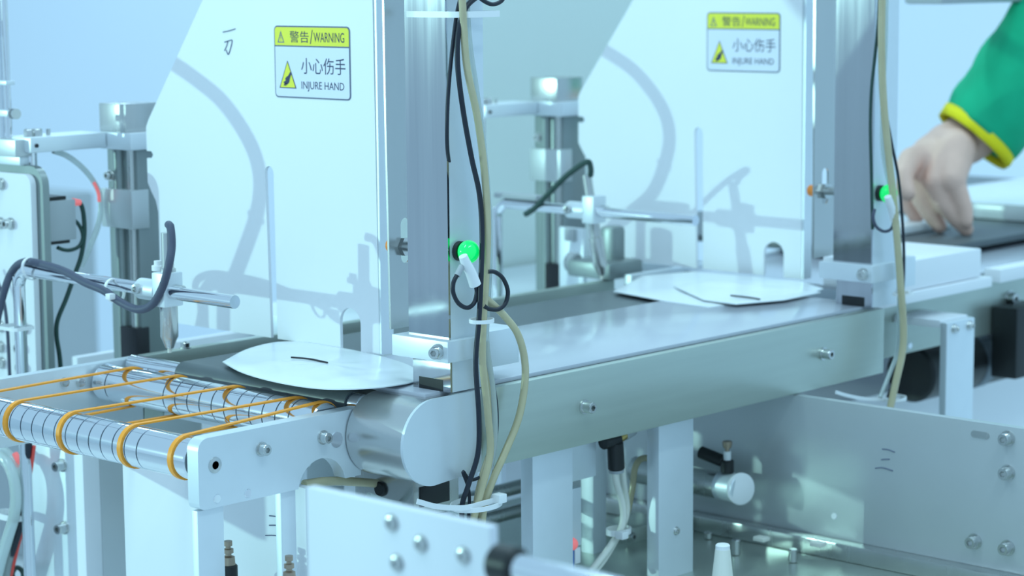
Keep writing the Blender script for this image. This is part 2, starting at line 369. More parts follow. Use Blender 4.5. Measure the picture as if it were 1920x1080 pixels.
# ------------------------------------------------------------------ white guard panels with warning labels
def tri(mb, x, cy, cz, w, h, t=0.0):
    mb.add([(x, cy + w / 2, cz), (x, cy - w / 2, cz), (x, cy, cz + h)], [(0, 1, 2)])
def rrect(y0, y1, z0, z1, r, n=5):
    return arc(y1 - r, z1 - r, r, 0, 90, n) + arc(y0 + r, z1 - r, r, 90, 180, n) + arc(y0 + r, z0 + r, r, 180, 270, n) + arc(y1 - r, z0 + r, r, 270, 360, n)
def guard_panel(label, extra):
    X = 0.076
    t = thing('guard_panel', (X, 0.30, 0.0), label, 'panel', 'white guard panels')
    o = [(0.1583, 0.001), (0.1612, 0.46), (0.245, 0.46), (0.3729, 0.2897), (0.4535, 0.1824), (0.457, 0.176),
         (0.457, 0.1545), (0.4505, 0.1545), (0.448, 0.1515), (0.4505, 0.1480), (0.457, 0.1480), (0.457, 0.126), (0.452, 0.118), (0.446, 0.110), (0.443, 0.100), (0.443, 0.001),
         (0.2930, 0.001), (0.2962, 0.144)] + arc(0.2907, 0.144, 0.0055, 0, 180, 8) + [(0.2850, 0.144), (0.2845, 0.001),
         (0.2055, 0.001), (0.2055, 0.0240)] + arc(0.1930, 0.0240, 0.0125, 0, 180, 12) + [(0.1805, 0.001)]
    MB().plate(o, [], 'X', X, X + 0.003).build('sheet', 'white_paint', t)
    MB().box(X, X + 0.014, 0.1560, 0.1580, 0.001, 0.46).build('edge_flange', 'anodised', t)
    # warning label
    y0, y1, z0, z1 = 0.1870, 0.2800, 0.2085, 0.2687
    lb = MB().plate(rrect(y0, y1, z0, z1, 0.004), [], 'X', X - 0.0004, X).build('warning_label', 'ink_grey', t)
    tag(lb, 'yellow and white warning sticker with black lettering')
    zm = 0.2518; b = 0.0012; xs = X - 0.0006
    MB().plate([(y0 + b, zm + b / 2), (y1 - b, zm + b / 2)] + arc(y1 - 0.004, z1 - 0.004, 0.004 - b, 0, 90, 4) + arc(y0 + 0.004, z1 - 0.004, 0.004 - b, 90, 180, 4), [], 'X', xs, X - 0.0004).build('header', 'label_yellow', lb)
    MB().plate([(y1 - b, zm - b / 2), (y0 + b, zm - b / 2)] + arc(y0 + 0.004, z0 + 0.004, 0.004 - b, 180, 270, 4) + arc(y1 - 0.004, z0 + 0.004, 0.004 - b, 270, 360, 4), [], 'X', xs, X - 0.0004).build('label_field', 'label_white', lb)
    xt = xs - 0.00012
    m = MB(); m.plate([(0.2755, 0.2545), (0.2670, 0.2545), (0.27125, 0.2645)], [[(0.2741, 0.2553), (0.2684, 0.2553), (0.27125, 0.2626)]], 'X', xt, xs)
    m.box(xt, xs, 0.2709, 0.2716, 0.2575, 0.2610); m.box(xt, xs, 0.2709, 0.2716, 0.2560, 0.2567)
    m.build('alert_symbol', 'ink_grey', lb)
    MB().text('\u8b66\u544a', xt, 0.2600, 0.2365, 0.2548, 0.2645).build('lettering', 'ink', lb)
    MB().text('/', xt, 0.2350, 0.2315, 0.2540, 0.2655).build('lettering', 'ink', lb)
    MB().text('WARNING', xt, 0.2305, 0.1935, 0.2555, 0.2635).build('lettering', 'ink', lb)
    MB().text('\u5c0f\u5fc3\u4f24\u624b', xt, 0.2465, 0.1925, 0.2290, 0.2425).build('lettering', 'ink', lb)
    MB().text('INJURE HAND', xt, 0.2465, 0.1945, 0.2145, 0.2228).build('lettering', 'ink', lb)
    m = MB(); tri(m, xt, 0.2635, 0.2165, 0.0215, 0.0235); m.build('symbol_border', 'ink', lb, fix=False)
    m = MB(); tri(m, xt - 0.0001, 0.2635, 0.2173, 0.0188, 0.0210); m.build('hazard_triangle', 'label_yellow', lb, fix=False)
    hd = [(0.2690, 0.2215), (0.2670, 0.2200), (0.2640, 0.2195), (0.2615, 0.2215), (0.2605, 0.2250), (0.2585, 0.2290), (0.2590, 0.2305), (0.2605, 0.2300), (0.2615, 0.2285), (0.2630, 0.2270), (0.2650, 0.2260), (0.2665, 0.2245), (0.2660, 0.2230)]
    m = MB(); m.add([(xt - 0.0002, y, z) for y, z in hd], [tuple(range(len(hd)))])
    for yy in (0.2685, 0.2668): m.add([(xt - 0.0002, yy, 0.2188), (xt - 0.0002, yy - 0.0012, 0.2183), (xt - 0.0002, yy - 0.0022, 0.2205), (xt - 0.0002, yy - 0.001, 0.2210)], [(0, 1, 2, 3)])
    m.build('hand_symbol', 'ink', lb, fix=False)
    if extra:   # pen strokes
        m = MB()
        for s in ([(0.0757, 0.3465, 0.2624), (0.0757, 0.3393, 0.2634), (0.0757, 0.3301, 0.2653)], [(0.0757, 0.3447, 0.2537), (0.0757, 0.3383, 0.2552), (0.0757, 0.3347, 0.2553), (0.0757, 0.3364, 0.2498), (0.0757, 0.3401, 0.2433), (0.0757, 0.3428, 0.2469)], [(0.0757, 0.3404, 0.2543), (0.0757, 0.3420, 0.2506), (0.0757, 0.3450, 0.2464)]):
            m.tube(s, 0.00045, 6, 6)
        m.build('pen_mark', 'ink_grey', t)
    return t
GP_DX = 0.592
guard_panel('nearer white guard panel with a yellow warning label and pen strokes', True)
g2 = guard_panel('farther white guard panel with a blurred yellow warning label', False)
g2.location.x += GP_DX

# ------------------------------------------------------------------ posts with sensor and green lamp
def post(label):
    t = thing('sensor_post', (0.015, 0.02, 0.0), label, 'post', 'polished sensor posts')
    MB().box(-0.004, -0.002, 0.0, 0.0425, 0.0400, 0.46).build('front_face', 'mirror_steel', t)
    MB().box(-0.002, 0.036, 0.0, 0.002, 0.0400, 0.46).build('side_face', 'anodised', t)
    sl = [(0.0035, 0.0400), (0.0580, 0.0400), (0.0580, 0.46), (0.0005, 0.46), (0.0015, 0.2)]
    MB().plate(sl, [arc(0.0205, 0.1200, 0.0052, 0, 180, 8) + arc(0.0205, 0.0950, 0.0052, 180, 360, 8)], 'Y', 0.0695, 0.0715).build('slotted_plate', 'brushed_steel', t)
    cb = MB().box(-0.012, 0.0300, -0.0065, 0.0530, 0.0240, 0.0400, 0.0006).build('clamp_block', 'anodised', t)
    bolt(cb, (-0.012, 0.0030, 0.0320), (-1, -0.35, 0), 0.0046, 0.0095)
    MB().box(0.030, 0.0775, 0.004, 0.040, 0.0120, 0.0400, 0.0006).build('spacer_block', 'anodised', t)
    foot = [(-0.001, 0.0), (0.0070, 0.0), (0.0070, 0.0075), (0.0085, 0.0090), (0.0305, 0.0090), (0.0320, 0.0075), (0.0320, 0.0), (0.0385, 0.0), (0.0385, 0.0240), (-0.001, 0.0240)]
    ft = MB().plate(foot, [], 'X', -0.004, -0.002).build('foot', 'mirror_steel', t)
    MB().box(-0.002, 0.036, -0.001, 0.001, 0.0, 0.0240).build('foot_side', 'anodised', t)
    MB().box(-0.0043, 0.006, 0.0070, 0.0320, 0.0002, 0.0090).build('foot_shade_block', 'black_plastic', t)  # solid black block stands for the shade inside the foot opening
    sn = MB().cyl((0.0125, 0.000, 0.1060), (0.0205, 0.0800, 0.1025), 0.0040, 20).build('proximity_sensor', 'bolt_steel', t)
    MB().cyl((0.0200, 0.0760, 0.1027), (0.0212, 0.0875, 0.1022), 0.0055, 20, bev=0.0008).build('sensor_tip', 'orange_tip', sn)
    MB().lathe((0.0193, 0.0690, 0.1030), (-0.1, -1, 0.04), [(0, 0.0078), (0.0045, 0.0078)], 6, False).build('hex_nut', 'bolt_steel', sn)
    MB().lathe((0.0196, 0.0715, 0.1029), (0.1, 1, -0.04), [(0, 0.0065), (0.0040, 0.0065)], 6, False).build('hex_nut', 'bolt_steel', sn)
    gl = MB().sphere((0.0078, -0.0100, 0.1060), 0.0088, 24, 14, (1, 0.9, 1)).build('lamp_cap', 'green_lamp', t)
    MB().cyl((0.0078, -0.004, 0.1060), (0.0078, 0.002, 0.1060), 0.0075, 20).build('lamp_base', 'black_plastic', gl)
    MB().tube([(-0.0092, -0.0205, 0.1054), (-0.0065, -0.0205, 0.1004), (-0.0009, -0.0205, 0.0919), (0.0035, -0.0205, 0.0827)], 0.004, 12, 5, radii=(0.0034, 0.0046)).build('strain_relief', 'white_plastic', gl)
    return t
PD = (0.560, 0.0, 0.0)
p1 = post('nearer polished steel sensor post with a green lamp')
p2 = copy_tree(p1, None, PD); p2['label'] = 'farther polished steel sensor post with a green lamp, beside the hand'

# cables of the posts (hang free, tied to the posts)
def cable(name, pts, r, m, label, cat='cable', group=None, n=10, sub=8):
    return MB().tube(pts, r, n, sub).build(name, m, None, label, cat, group)
cable('black_cable', [(0.0035, -0.0100, 0.2973), (-0.0024, -0.0100, 0.2804), (-0.0084, -0.0100, 0.2496), (-0.0122, -0.0100, 0.2226), (-0.0137, -0.0100, 0.1994), (-0.0094, -0.0060, 0.1833), (0.0029, 0.0040, 0.1701)], 0.0015, 'black_rubber', 'thin black cable ending at the corner of the nearer post')
cable('black_cable', [(0.0193, -0.0160, 0.2972), (0.0016, -0.0160, 0.2866), (-0.0065, -0.0160, 0.2690), (-0.0080, -0.0160, 0.2459), (-0.0029, -0.0160, 0.2127), (0.0056, -0.0160, 0.1769), (0.0138, -0.0160, 0.1487), (0.0141, -0.0180, 0.1189), (0.0083, -0.0220, 0.0879), (0.0056, -0.0220, 0.0562), (-0.0004, -0.0240, 0.0251), (0.0024, -0.0240, -0.0156), (0.0051, -0.0200, -0.0450), (-0.0015, -0.0160, -0.0690), (-0.0046, -0.0120, -0.0875), (0.0005, -0.0100, -0.1196)], 0.0020, 'black_rubber', 'bowed black cable down the front of the nearer post to the lower tie')
cable('air_tube', [(-0.0048, -0.0180, 0.2975), (-0.0030, -0.0180, 0.2690), (-0.0000, -0.0180, 0.2418), (0.0102, -0.0180, 0.2062), (0.0171, -0.0180, 0.1664), (0.0200, -0.0180, 0.1264), (0.0177, -0.0180, 0.0866), (0.0144, -0.0180, 0.0548), (0.0133, -0.0180, 0.0226), (0.0181, -0.0180, -0.0147), (0.0205, -0.0180, -0.0478), (0.0102, -0.0180, -0.0748), (0.0006, -0.0180, -0.0998), (-0.0009, -0.0180, -0.1221)], 0.0028, 'beige_tube', 'cream air tube hanging along the nearer post beside the bowed black cable', 'tube')
cable('air_tube', [(0.0049, -0.0130, 0.2973), (0.0077, -0.0130, 0.2608), (0.0146, -0.0130, 0.2254), (0.0209, -0.0130, 0.1896), (0.0261, -0.0130, 0.1455), (0.0273, -0.0130, 0.1053), (0.0251, -0.0130, 0.0692), (0.0229, -0.0130, 0.0370), (0.0300, -0.0130, -0.0048), (0.0307, -0.0130, -0.0419), (0.0214, -0.0130, -0.0734), (0.0127, -0.0130, -0.1049), (0.0113, -0.0130, -0.1254)], 0.0023, 'clear_tube', 'milky air tube hanging just right of the cream one on the nearer post', 'tube')
cable('air_tube', [(0.0167, -0.0160, 0.0720), (0.0277, -0.0160, 0.0643), (0.0411, -0.0160, 0.0534), (0.0540, -0.0160, 0.0396), (0.0616, -0.0160, 0.0201), (0.0620, -0.0160, -0.0007), (0.0545, -0.0160, -0.0266), (0.0386, -0.0160, -0.0511), (0.0241, -0.0160, -0.0714), (0.0144, -0.0160, -0.0924), (0.0116, -0.0160, -0.1249)], 0.0029, 'beige_tube', 'cream air tube swinging out to the right below the green lamp', 'tube')
cable('air_tube', [(0.0227, -0.0110, 0.0368), (0.0270, -0.0110, 0.0118), (0.0313, -0.0110, -0.0175), (0.0310, -0.0110, -0.0422), (0.0195, -0.0110, -0.0651), (0.0121, -0.0110, -0.0886), (0.0098, -0.0110, -0.1255)], 0.0026, 'beige_tube', 'cream air tube hidden at the middle of the lower bundle', 'tube')
cable('black_cable', [(0.0305, -0.0100, 0.0153), (0.0366, -0.0100, -0.0143), (0.0357, -0.0100, -0.0390), (0.0265, -0.0100, -0.0623), (0.0082, -0.0100, -0.0675), (-0.0009, -0.0100, -0.0597), (0.0057, -0.0100, -0.0794), (0.0016, -0.0100, -0.1199)], 0.0013, 'black_rubber', 'thin black cable at the right edge of the lower bundle')
cable('lamp_lead', [(0.0051, -0.0190, 0.0832), (0.0067, -0.0190, 0.0766), (0.0037, -0.0190, 0.0690), (-0.0037, -0.0190, 0.0662), (-0.0127, -0.0190, 0.0704), (-0.0182, -0.0190, 0.0786), (-0.0181, -0.0190, 0.0861), (-0.0141, -0.0190, 0.0916), (-0.0090, -0.0190, 0.0958)], 0.0017, 'black_rubber', 'small black cable loop hanging under the nearer green lamp')
MB().tube([(-0.0141, -0.0190, 0.0912), (-0.0118, -0.0190, 0.0941), (-0.0089, -0.0190, 0.0978)], 0.0024, 10, 5).build('lead_sleeve', 'grey_plastic', None, 'short grey sleeve on the black loop under the nearer green lamp', 'sleeve')
cable('lamp_lead', [(0.0174, -0.0200, 0.0912), (0.0255, -0.0200, 0.0899), (0.0342, -0.0200, 0.0842), (0.0394, -0.0200, 0.0743), (0.0369, -0.0200, 0.0653), (0.0286, -0.0200, 0.0614), (0.0182, -0.0200, 0.0630), (0.0136, -0.0200, 0.0655)], 0.0017, 'black_rubber', 'black cable loop to the right of the tube bundle by the nearer lamp')
cable('black_cable', [(0.0129, -0.0140, 0.2980), (0.0196, -0.0140, 0.2925), (0.0310, -0.0140, 0.2884), (0.0414, -0.0140, 0.2906), (0.0461, -0.0140, 0.2968)], 0.0016, 'black_rubber', 'black cable loop dipping into view above the nearer post')
# ties
def tie(pts, label, w=0.0028, up=(0, 0, 1), closed=True, head=None, hs=0.003):
    t = MB().strap(catmull(pts + [pts[0]], 4)[:-1] if closed else catmull(pts, 6), w, 0.0010, up, closed).build('cable_tie', 'white_plastic', None, label, 'cable tie', 'white cable ties')
    if head: MB().box(head[0] - hs, head[0] + hs, head[1] - hs, head[1] + hs, head[2] - hs * 0.8, head[2] + hs * 0.8, 0.0006).build('tie_head', 'white_plastic', t)
    return t
def ellipse(c, a, b, rx, ry, n=14):
    c, a, b = Vector(c), Vector(a).normalized(), Vector(b).normalized()
    return [c + a * (rx * math.cos(2 * math.pi * k / n)) + b * (ry * math.sin(2 * math.pi * k / n)) for k in range(n)]
def band(z, x0, x1, y0, y1, label, w=0.0045):
    pts = [(x0, y0, z), (x0, y1, z), (x1, y1, z), (x1, y0, z)]; q = []
    for i in range(4):
        a, b = Vector(pts[i]), Vector(pts[(i + 1) % 4])
        for k in range(1, 8): q.append(a.lerp(b, k / 8))
    return MB().strap(q, w, 0.0010, (0, 0, 1), True).build('cable_tie', 'white_plastic', None, label, 'cable tie', 'white cable ties')
band(0.2815, -0.0058, 0.038, -0.0200, 0.0450, 'broad white cable tie round the top of the nearer post')
tie(ellipse((0.0116, -0.0190, 0.0548), (1, 0, 0), (0, 1, 0), 0.0095, 0.0085), 'narrow white cable tie round the tubes below the nearer green lamp')
tie(ellipse((0.0111, -0.0120, -0.0862), (1, 0, 0.02), (0, 1, 0), 0.0220, 0.0165), 'long white cable tie gathering the tube bundle below the rounded cover', 0.0036, head=(0.0227, -0.0250, -0.0817), hs=0.0042)
MB().strap(catmull([(-0.0616, -0.0220, -0.0695), (-0.0408, -0.0220, -0.0772), (-0.0126, -0.0220, -0.0832), (0.0076, -0.0220, -0.0836), (0.0258, -0.0220, -0.0832)], 5), 0.0040, 0.0011, (0, 0, 1)).build('cable_tie', 'white_plastic', None, 'loose tail of white tie stretched left from the tube bundle', 'cable tie', 'white cable ties')

# farther post cables
cable('black_cable', [(0.5450, -0.0120, 0.2897), (0.5432, -0.0120, 0.2600), (0.5388, -0.0120, 0.2313), (0.5343, -0.0120, 0.2026), (0.5335, -0.0120, 0.1688), (0.5363, -0.0120, 0.1249), (0.5393, -0.0120, 0.0757)], 0.0015, 'green_cable', 'thin dark cable running straight down the farther post')
cable('black_cable', [(0.5415, -0.0160, 0.2897), (0.5407, -0.0160, 0.2553), (0.5433, -0.0160, 0.2216), (0.5512, -0.0160, 0.1874), (0.5627, -0.0160, 0.1526), (0.5741, -0.0160, 0.1224), (0.5814, -0.0160, 0.0871), (0.5861, -0.0160, 0.0468), (0.5855, -0.0160, 0.0067), (0.5840, -0.0160, -0.0335), (0.5759, -0.0160, -0.0628), (0.5621, -0.0160, -0.0836)], 0.0014, 'black_rubber', 'bowed dark cable down the farther post beside the hand')
cable('air_tube', [(0.5342, -0.0220, 0.2898), (0.5345, -0.0220, 0.2460), (0.5384, -0.0220, 0.1979), (0.5475, -0.0220, 0.1490), (0.5575, -0.0220, 0.1043), (0.5659, -0.0220, 0.0592), (0.5724, -0.0220, 0.0187), (0.5779, -0.0220, -0.0170), (0.5768, -0.0220, -0.0420), (0.5668, -0.0220, -0.0684), (0.5569, -0.0220, -0.0947)], 0.0034, 'beige_tube', 'cream air tube curving down the farther post', 'tube')
cable('air_tube', [(0.5592, -0.0100, 0.2895), (0.5588, -0.0100, 0.2403), (0.5558, -0.0100, 0.1918), (0.5570, -0.0100, 0.1478), (0.5732, -0.0100, 0.1023), (0.5834, -0.0100, 0.0566), (0.5885, -0.0100, 0.0058), (0.5880, -0.0100, -0.0397), (0.5743, -0.0100, -0.0632), (0.5588, -0.0100, -0.0838)], 0.0020, 'clear_tube', 'milky air tube hanging behind the cream one on the farther post', 'tube')
cable('lamp_lead', [(0.5644, -0.0160, 0.0910), (0.5681, -0.0160, 0.0833), (0.5648, -0.0160, 0.0747), (0.5526, -0.0160, 0.0728), (0.5393, -0.0160, 0.0784), (0.5339, -0.0160, 0.0872), (0.5363, -0.0160, 0.0948)], 0.0015, 'grey_cable', 'small dark cable loop hanging under the farther green lamp')
tie(ellipse((0.5839, -0.0170, 0.0115), (1, 0, 0), (0, 1, 0), 0.0105, 0.0085), 'white cable tie round the tubes at the foot of the farther post', head=(0.5820, -0.0240, 0.0138), hs=0.002)
tie(ellipse((0.5785, -0.0100, -0.0872), (1, 0, 0), (0, 1, 0), 0.014, 0.013), 'white cable tie under the far end of the steel housing')
MB().strap(catmull([(0.4866, -0.0100, -0.0685), (0.5063, -0.0100, -0.0747), (0.5367, -0.0100, -0.0821), (0.5785, -0.0100, -0.0882)], 5), 0.0032, 0.0011, (0, 0, 1)).build('cable_tie', 'white_plastic', None, 'loose white tie tail under the far end of the housing', 'cable tie', 'white cable ties')

# ------------------------------------------------------------------ sensor arms: bent chrome pipe, clamp, down-pointing sensor
def sensor_arm(name, bend, end, leg_bottom, clampY, label, r=0.0054):
    t = thing(name, leg_bottom, label, 'sensor stand', 'bent chrome sensor arms')
    b, e, l = Vector(bend), Vector(end), Vector(leg_bottom)
    R = 0.016; d = (e - b).normalized(); up = Vector((0, 0, 1))
    pts = [l, b - up * (R * 2.2), b - up * R]
    for k in range(1, 6):
        a = math.radians(90 * k / 6); pts.append(b - up * R + up * (R * math.sin(a)) + d * (R * (1 - math.cos(a))))
    pts += [b + d * R, b + d * (R * 2.2), e]
    MB().tube(pts, r, 20, 4).build('pipe', 'chrome', t)
    return t, (lambda y: b + d * ((y - b.y) / d.y))
a1, on1 = sensor_arm('sensor_stand', (-0.050, 0.4810, 0.0575), (-0.050, 0.1905, 0.0560), (-0.050, 0.4810, -0.30), 0.27, 'chrome pipe bent over the roller end with a clamp and sensor')
def clamp(t, c, s, tilt, top, bot, st=True):
    """clamp barrel on the pipe at c and a sensor rod through it"""
    c = Vector(c)
    MB().cyl(c + Vector((0, 0.030, 0)), c + Vector((0, 0.004, 0)), 0.0088, 24, bev=0.001).build('clamp_barrel', 'anodised', t)
    MB().lathe(c + Vector((-0.0070, 0.024, 0.001)), (-1, -0.2, 0), [(0, 0.0042), (0.005, 0.0042), (0.0052, 0.0024), (0.003, 0.0020)], 20).build('set_screw', 'bolt_steel', t)
    MB().box(c.x - 0.008, c.x + 0.012, c.y - 0.010, c.y + 0.006, c.z - 0.012, c.z + 0.016, 0.0015).build('clamp_block', 'anodised', t)
    MB().cyl(c + Vector((0.004, -0.010, 0.002)), c + Vector((0.004, -0.020, 0.002)), 0.0042, 16, bev=0.0008).build('clamp_screw', 'bolt_steel', t)
    tp, bt_ = Vector(top), Vector(bot); ax = (bt_ - tp).normalized(); L = (bt_ - tp).length
    sn = MB().lathe(tp, ax, [(0, 0.0050), (L * 0.30, 0.0050), (L * 0.31, 0.0066), (L * 0.36, 0.0066), (L * 0.37, 0.0058), (L * 0.62, 0.0058), (L * 0.63, 0.0074), (L * 0.90, 0.0074), (L * 0.93, 0.0060), (L, 0.0035)], 24).build('sensor', 'brushed_steel', t)
    MB().cyl(bt_, bt_ + ax * 0.004, 0.0018, 12).build('sensor_lens', 'cream_plastic', sn)
    return sn
clamp(a1, on1(0.2790), 0, 0, (-0.0460, 0.2780, 0.1044), (-0.0460, 0.2789, 0.0095))
MB().lathe((-0.0460, 0.2906, 0.0723), (0, 0, 1), [(0, 0.0055), (0.004, 0.0055), (0.0045, 0.0035), (0.008, 0.0035)], 16).build('clamp_knob', 'white_plastic', a1)
cable('sensor_cable', [(-0.0600, 0.5096, -0.0079), (-0.0600, 0.4924, 0.0318), (-0.0500, 0.4909, 0.0544), (-0.0500, 0.4719, 0.0649), (-0.0560, 0.4377, 0.0665), (-0.0600, 0.4003, 0.0640), (-0.0640, 0.3656, 0.0575), (-0.0640, 0.3404, 0.0530), (-0.0600, 0.3246, 0.0447), (-0.0600, 0.3015, 0.0407), (-0.0600, 0.2831, 0.0460), (-0.0600, 0.2687, 0.0613), (-0.0600, 0.2597, 0.0794), (-0.0540, 0.2624, 0.0950), (-0.0500, 0.2681, 0.1090), (-0.0460, 0.2757, 0.1111)], 0.0034, 'grey_cable', 'dark grey sensor cable wound along the near chrome pipe and looped to the sensor', 'cable', None, 12)
tie(ellipse((-0.0520, 0.4592, 0.0601), (1, 0, 0), (0, 0.25, 1), 0.0085, 0.0095), 'white cable tie at the bend of the near chrome pipe', 0.003, (0, 1, 0))
tie(ellipse((-0.0540, 0.3392, 0.0520), (1, 0, 0), (0, 0.25, 1), 0.0095, 0.0100), 'white cable tie beside the clamp on the near chrome pipe', 0.003, (0, 1, 0), head=(-0.0660, 0.3294, 0.0494), hs=0.0030)
band(-0.006, -0.062, -0.040, 0.472, 0.500, 'white cable tie round the upright of the near chrome pipe', 0.003).location.z += 0.012

a2, on2 = sensor_arm('sensor_stand', (0.536, 0.4560, 0.0705), (0.536, 0.1905, 0.0700), (0.536, 0.4560, -0.30), 0.30, 'chrome pipe with clamp and tilted sensor seen right of the nearer post')
clamp(a2, on2(0.3250), 0, 0, (0.5400, 0.3344, 0.1064), (0.5400, 0.3148, 0.0052))
cable('sensor_cable', [(0.5300, 0.4102, 0.0618), (0.5300, 0.3967, 0.0694), (0.5300, 0.3766, 0.0861), (0.5300, 0.3531, 0.1050), (0.5300, 0.3315, 0.1181), (0.5300, 0.3229, 0.1207), (0.5380, 0.3270, 0.1124), (0.5400, 0.3294, 0.1056)], 0.0030, 'green_cable', 'dark cable rising to the top of the tilted sensor beyond the nearer post')
MB().box(0.536 - 0.006, 0.536 + 0.006, 0.395, 0.455, 0.0765, 0.0820, 0.001).build('cable_saddle', 'grey_plastic', None, 'dark grey saddle on the pipe right behind the nearer post', 'saddle')
# hose bundles in front of each panel (they throw the curved shade on the panels)
for dx, lab in ((0.0, 'thick corrugated hose bundle hanging left of the near pipe'), (0.592, 'thick corrugated hose bundle hanging behind the nearer post')):
    D = Vector((1, -0.80, -0.10)); k = 0.205
    S = [(0.6300, 0.7000), (0.6200, 0.4600), (0.5850, 0.3200), (0.5400, 0.2740), (0.4900, 0.2560), (0.4500, 0.2440), (0.4150, 0.2300), (0.3819, 0.2160), (0.3504, 0.2000), (0.3254, 0.1790), (0.3080, 0.1560), (0.3025, 0.1320), (0.3090, 0.1060), (0.3250, 0.0760)] + ([(0.3560, 0.0520), (0.3850, 0.0250), (0.3950, -0.0640)] if dx else [(0.3420, 0.0460), (0.3530, 0.0150), (0.3560, -0.30)])
    pts = [Vector((0.076 + dx, y, z)) - D * k for y, z in S]
    h = thing('hose_bundle', pts[-1], lab, 'hose', 'thick hose bundles'); ORG[h.name] = pts[-1]
    MB().tube(pts, 0.0068, 12, 6).build('hose', 'grey_cable', h)
    for i in (6, 8, 12):
        MB().strap(ellipse(pts[i], (1, 0, 0), (0, 1, 0.6), 0.0080, 0.0080), 0.003, 0.001, (0, -0.6, 1), True).build('hose_tie', 'white_plastic', h)

# ------------------------------------------------------------------ columns beside the panels
def column(label):
    X = 0.090
    t = thing('lift_column', (X + 0.02, 0.53, -0.2), label, 'column', 'dark grey lift columns')
    m = MB().box(X, X + 0.036, 0.490, 0.5340, -0.20, 0.1530, 0.001); m.build('profile', 'dark_profile', t)
    MB().cyl((X, 0.516, -0.19), (X, 0.516, 0.1530), 0.0060, 20).build('guide_rod', 'dark_profile', t)
    MB().cyl((X, 0.498, -0.19), (X, 0.498, 0.1530), 0.0040, 20).build('guide_rod', 'brushed_steel', t)
    MB().box(X - 0.008, X + 0.012, 0.489, 0.5350, 0.080, 0.116, 0.001).build('slide_block', 'dimmed_plate', t)
    MB().box(X - 0.007, X + 0.008, 0.489, 0.514, -0.045, -0.012, 0.001).build('stop', 'black_oxide', t)
    MB().box(X - 0.012, X + 0.036, 0.483, 0.5300, 0.1530, 0.1690, 0.0015).build('cap_block', 'anodised', t)
    hd = MB().box(X - 0.010, X + 0.034, 0.492, 0.5310, 0.1690, 0.1950, 0.001).build('head_block', 'brushed_steel', t)
    MB().box(X - 0.096, X - 0.0125, 0.5180, 0.5560, 0.1545, 0.1685, 0.0015).build('bracket_arm', 'anodised', t)
    MB().cyl((X - 0.090, 0.518, 0.161), (X - 0.090, 0.5165, 0.161), 0.0018, 12).build('pin', 'black_oxide', t)
    for x in (X - 0.089, X - 0.080): MB().lathe((x, 0.530, 0.1685), (0, 0, 1), [(0, 0.0045), (0.006, 0.0045), (0.007, 0.0036)], 6, False).build('nut', 'bolt_steel', t)
    MB().lathe((X - 0.068, 0.530, 0.1685), (0, 0, 1), [(0, 0.0020), (0.006, 0.0020)], 12).build('stud', 'bolt_steel', t)
    MB().cyl((X - 0.0785, 0.5460, -0.25), (X - 0.0785, 0.5460, 0.1545), 0.0078, 24).build('guide_shaft', 'chrome', t)
    bolt(t, (X - 0.004, 0.524, 0.128), (-1, 0, 0), 0.004, 0.006)
    return t
c1 = column('grey lift column with a bracket arm left of the nearer guard panel')
c2 = copy_tree(c1, None, (0.592, 0.0, 0.0)); c2['label'] = 'blurred grey lift column with a bracket arm left of the farther guard panel'

# teal cover sheet standing behind the farther column
MB().box(0.50, 1.08, 0.700, 0.704, -0.30, 0.60).build('cover_sheet', 'teal_cover', None, 'tall pale teal cover sheet behind the farther lift column', 'panel')
# table beside the farther column
MB().box(0.36, 1.0, 0.362, 0.69, -0.065, -0.045, 0.001).build('side_shelf', 'anodised', None, 'grey metal shelf beside the dark belt under the farther column', 'shelf')

fx = thing('fixture', (0.60, 0.38, -0.045), 'blurred dark fixture with a pale plate behind the tilted sensor', 'fixture')
q0, q1 = (0.6400, 0.4613, 0.0356), (0.6400, 0.4261, -0.0230)
MB().box(0.640, 0.646, q1[1], q0[1], -0.044, q0[2], 0.001).build('back_plate', 'anodised', fx)
q = (0.6390, 0.4434, 0.0283); MB().box(0.636, 0.640, q[1] - 0.007, q[1] + 0.007, q[2] - 0.007, q[2] + 0.007, 0.001).build('window', 'grey_plastic', fx)
q = (0.6200, 0.3704, 0.0183); MB().box(0.612, 0.634, q[1] - 0.010, q[1] + 0.010, -0.008, 0.045, 0.006).build('clamp_pillar', 'dark_profile', fx)
q = (0.6000, 0.3720, -0.0139); MB().box(0.585, 0.640, q[1] - 0.030, q[1] + 0.030, -0.008, 0.010, 0.004).build('base', 'dark_profile', fx)
q = (0.6050, 0.4100, -0.0121); MB().cyl((0.605, q[1] + 0.006, 0.004), (0.605, q[1] - 0.006, 0.004), 0.011, 20, bev=0.002).build('wheel', 'grey_plastic', fx)

# ------------------------------------------------------------------ slide unit at the left edge
su = thing('slide_unit', (-0.01, 0.545, -0.066), 'tall pale slide plate with socket screws at the left edge', 'slide')
pl = [(0.5140, -0.066), (0.5120, 0.126)] + arc(0.522, 0.126, 0.010, 180, 90, 6) + [(0.575, 0.136), (0.575, -0.066)]
MB().plate(pl, [], 'X', -0.0120, -0.0060).build('slide_plate', 'white_paint', su)
MB().plate([(0.5040, -0.066), (0.5030, 0.124)] + arc(0.520, 0.126, 0.017, 180, 90, 6) + [(0.575, 0.143), (0.575, -0.066)], [], 'X', -0.0055, 0.0015).build('rail_body', 'dark_profile', su)
for p in ((-0.0120, 0.5596, 0.0896), (-0.0120, 0.5438, 0.0902), (-0.0120, 0.5286, -0.0038), (-0.0120, 0.5660, -0.0061), (-0.0120, 0.5330, -0.0224), (-0.0120, 0.5673, -0.0251), (-0.0120, 0.5317, -0.0399), (-0.0120, 0.5666, -0.0399), (-0.0120, 0.5563, 0.1253)):
    bolt(su, p, (-1, 0, 0), 0.0044, 0.008)
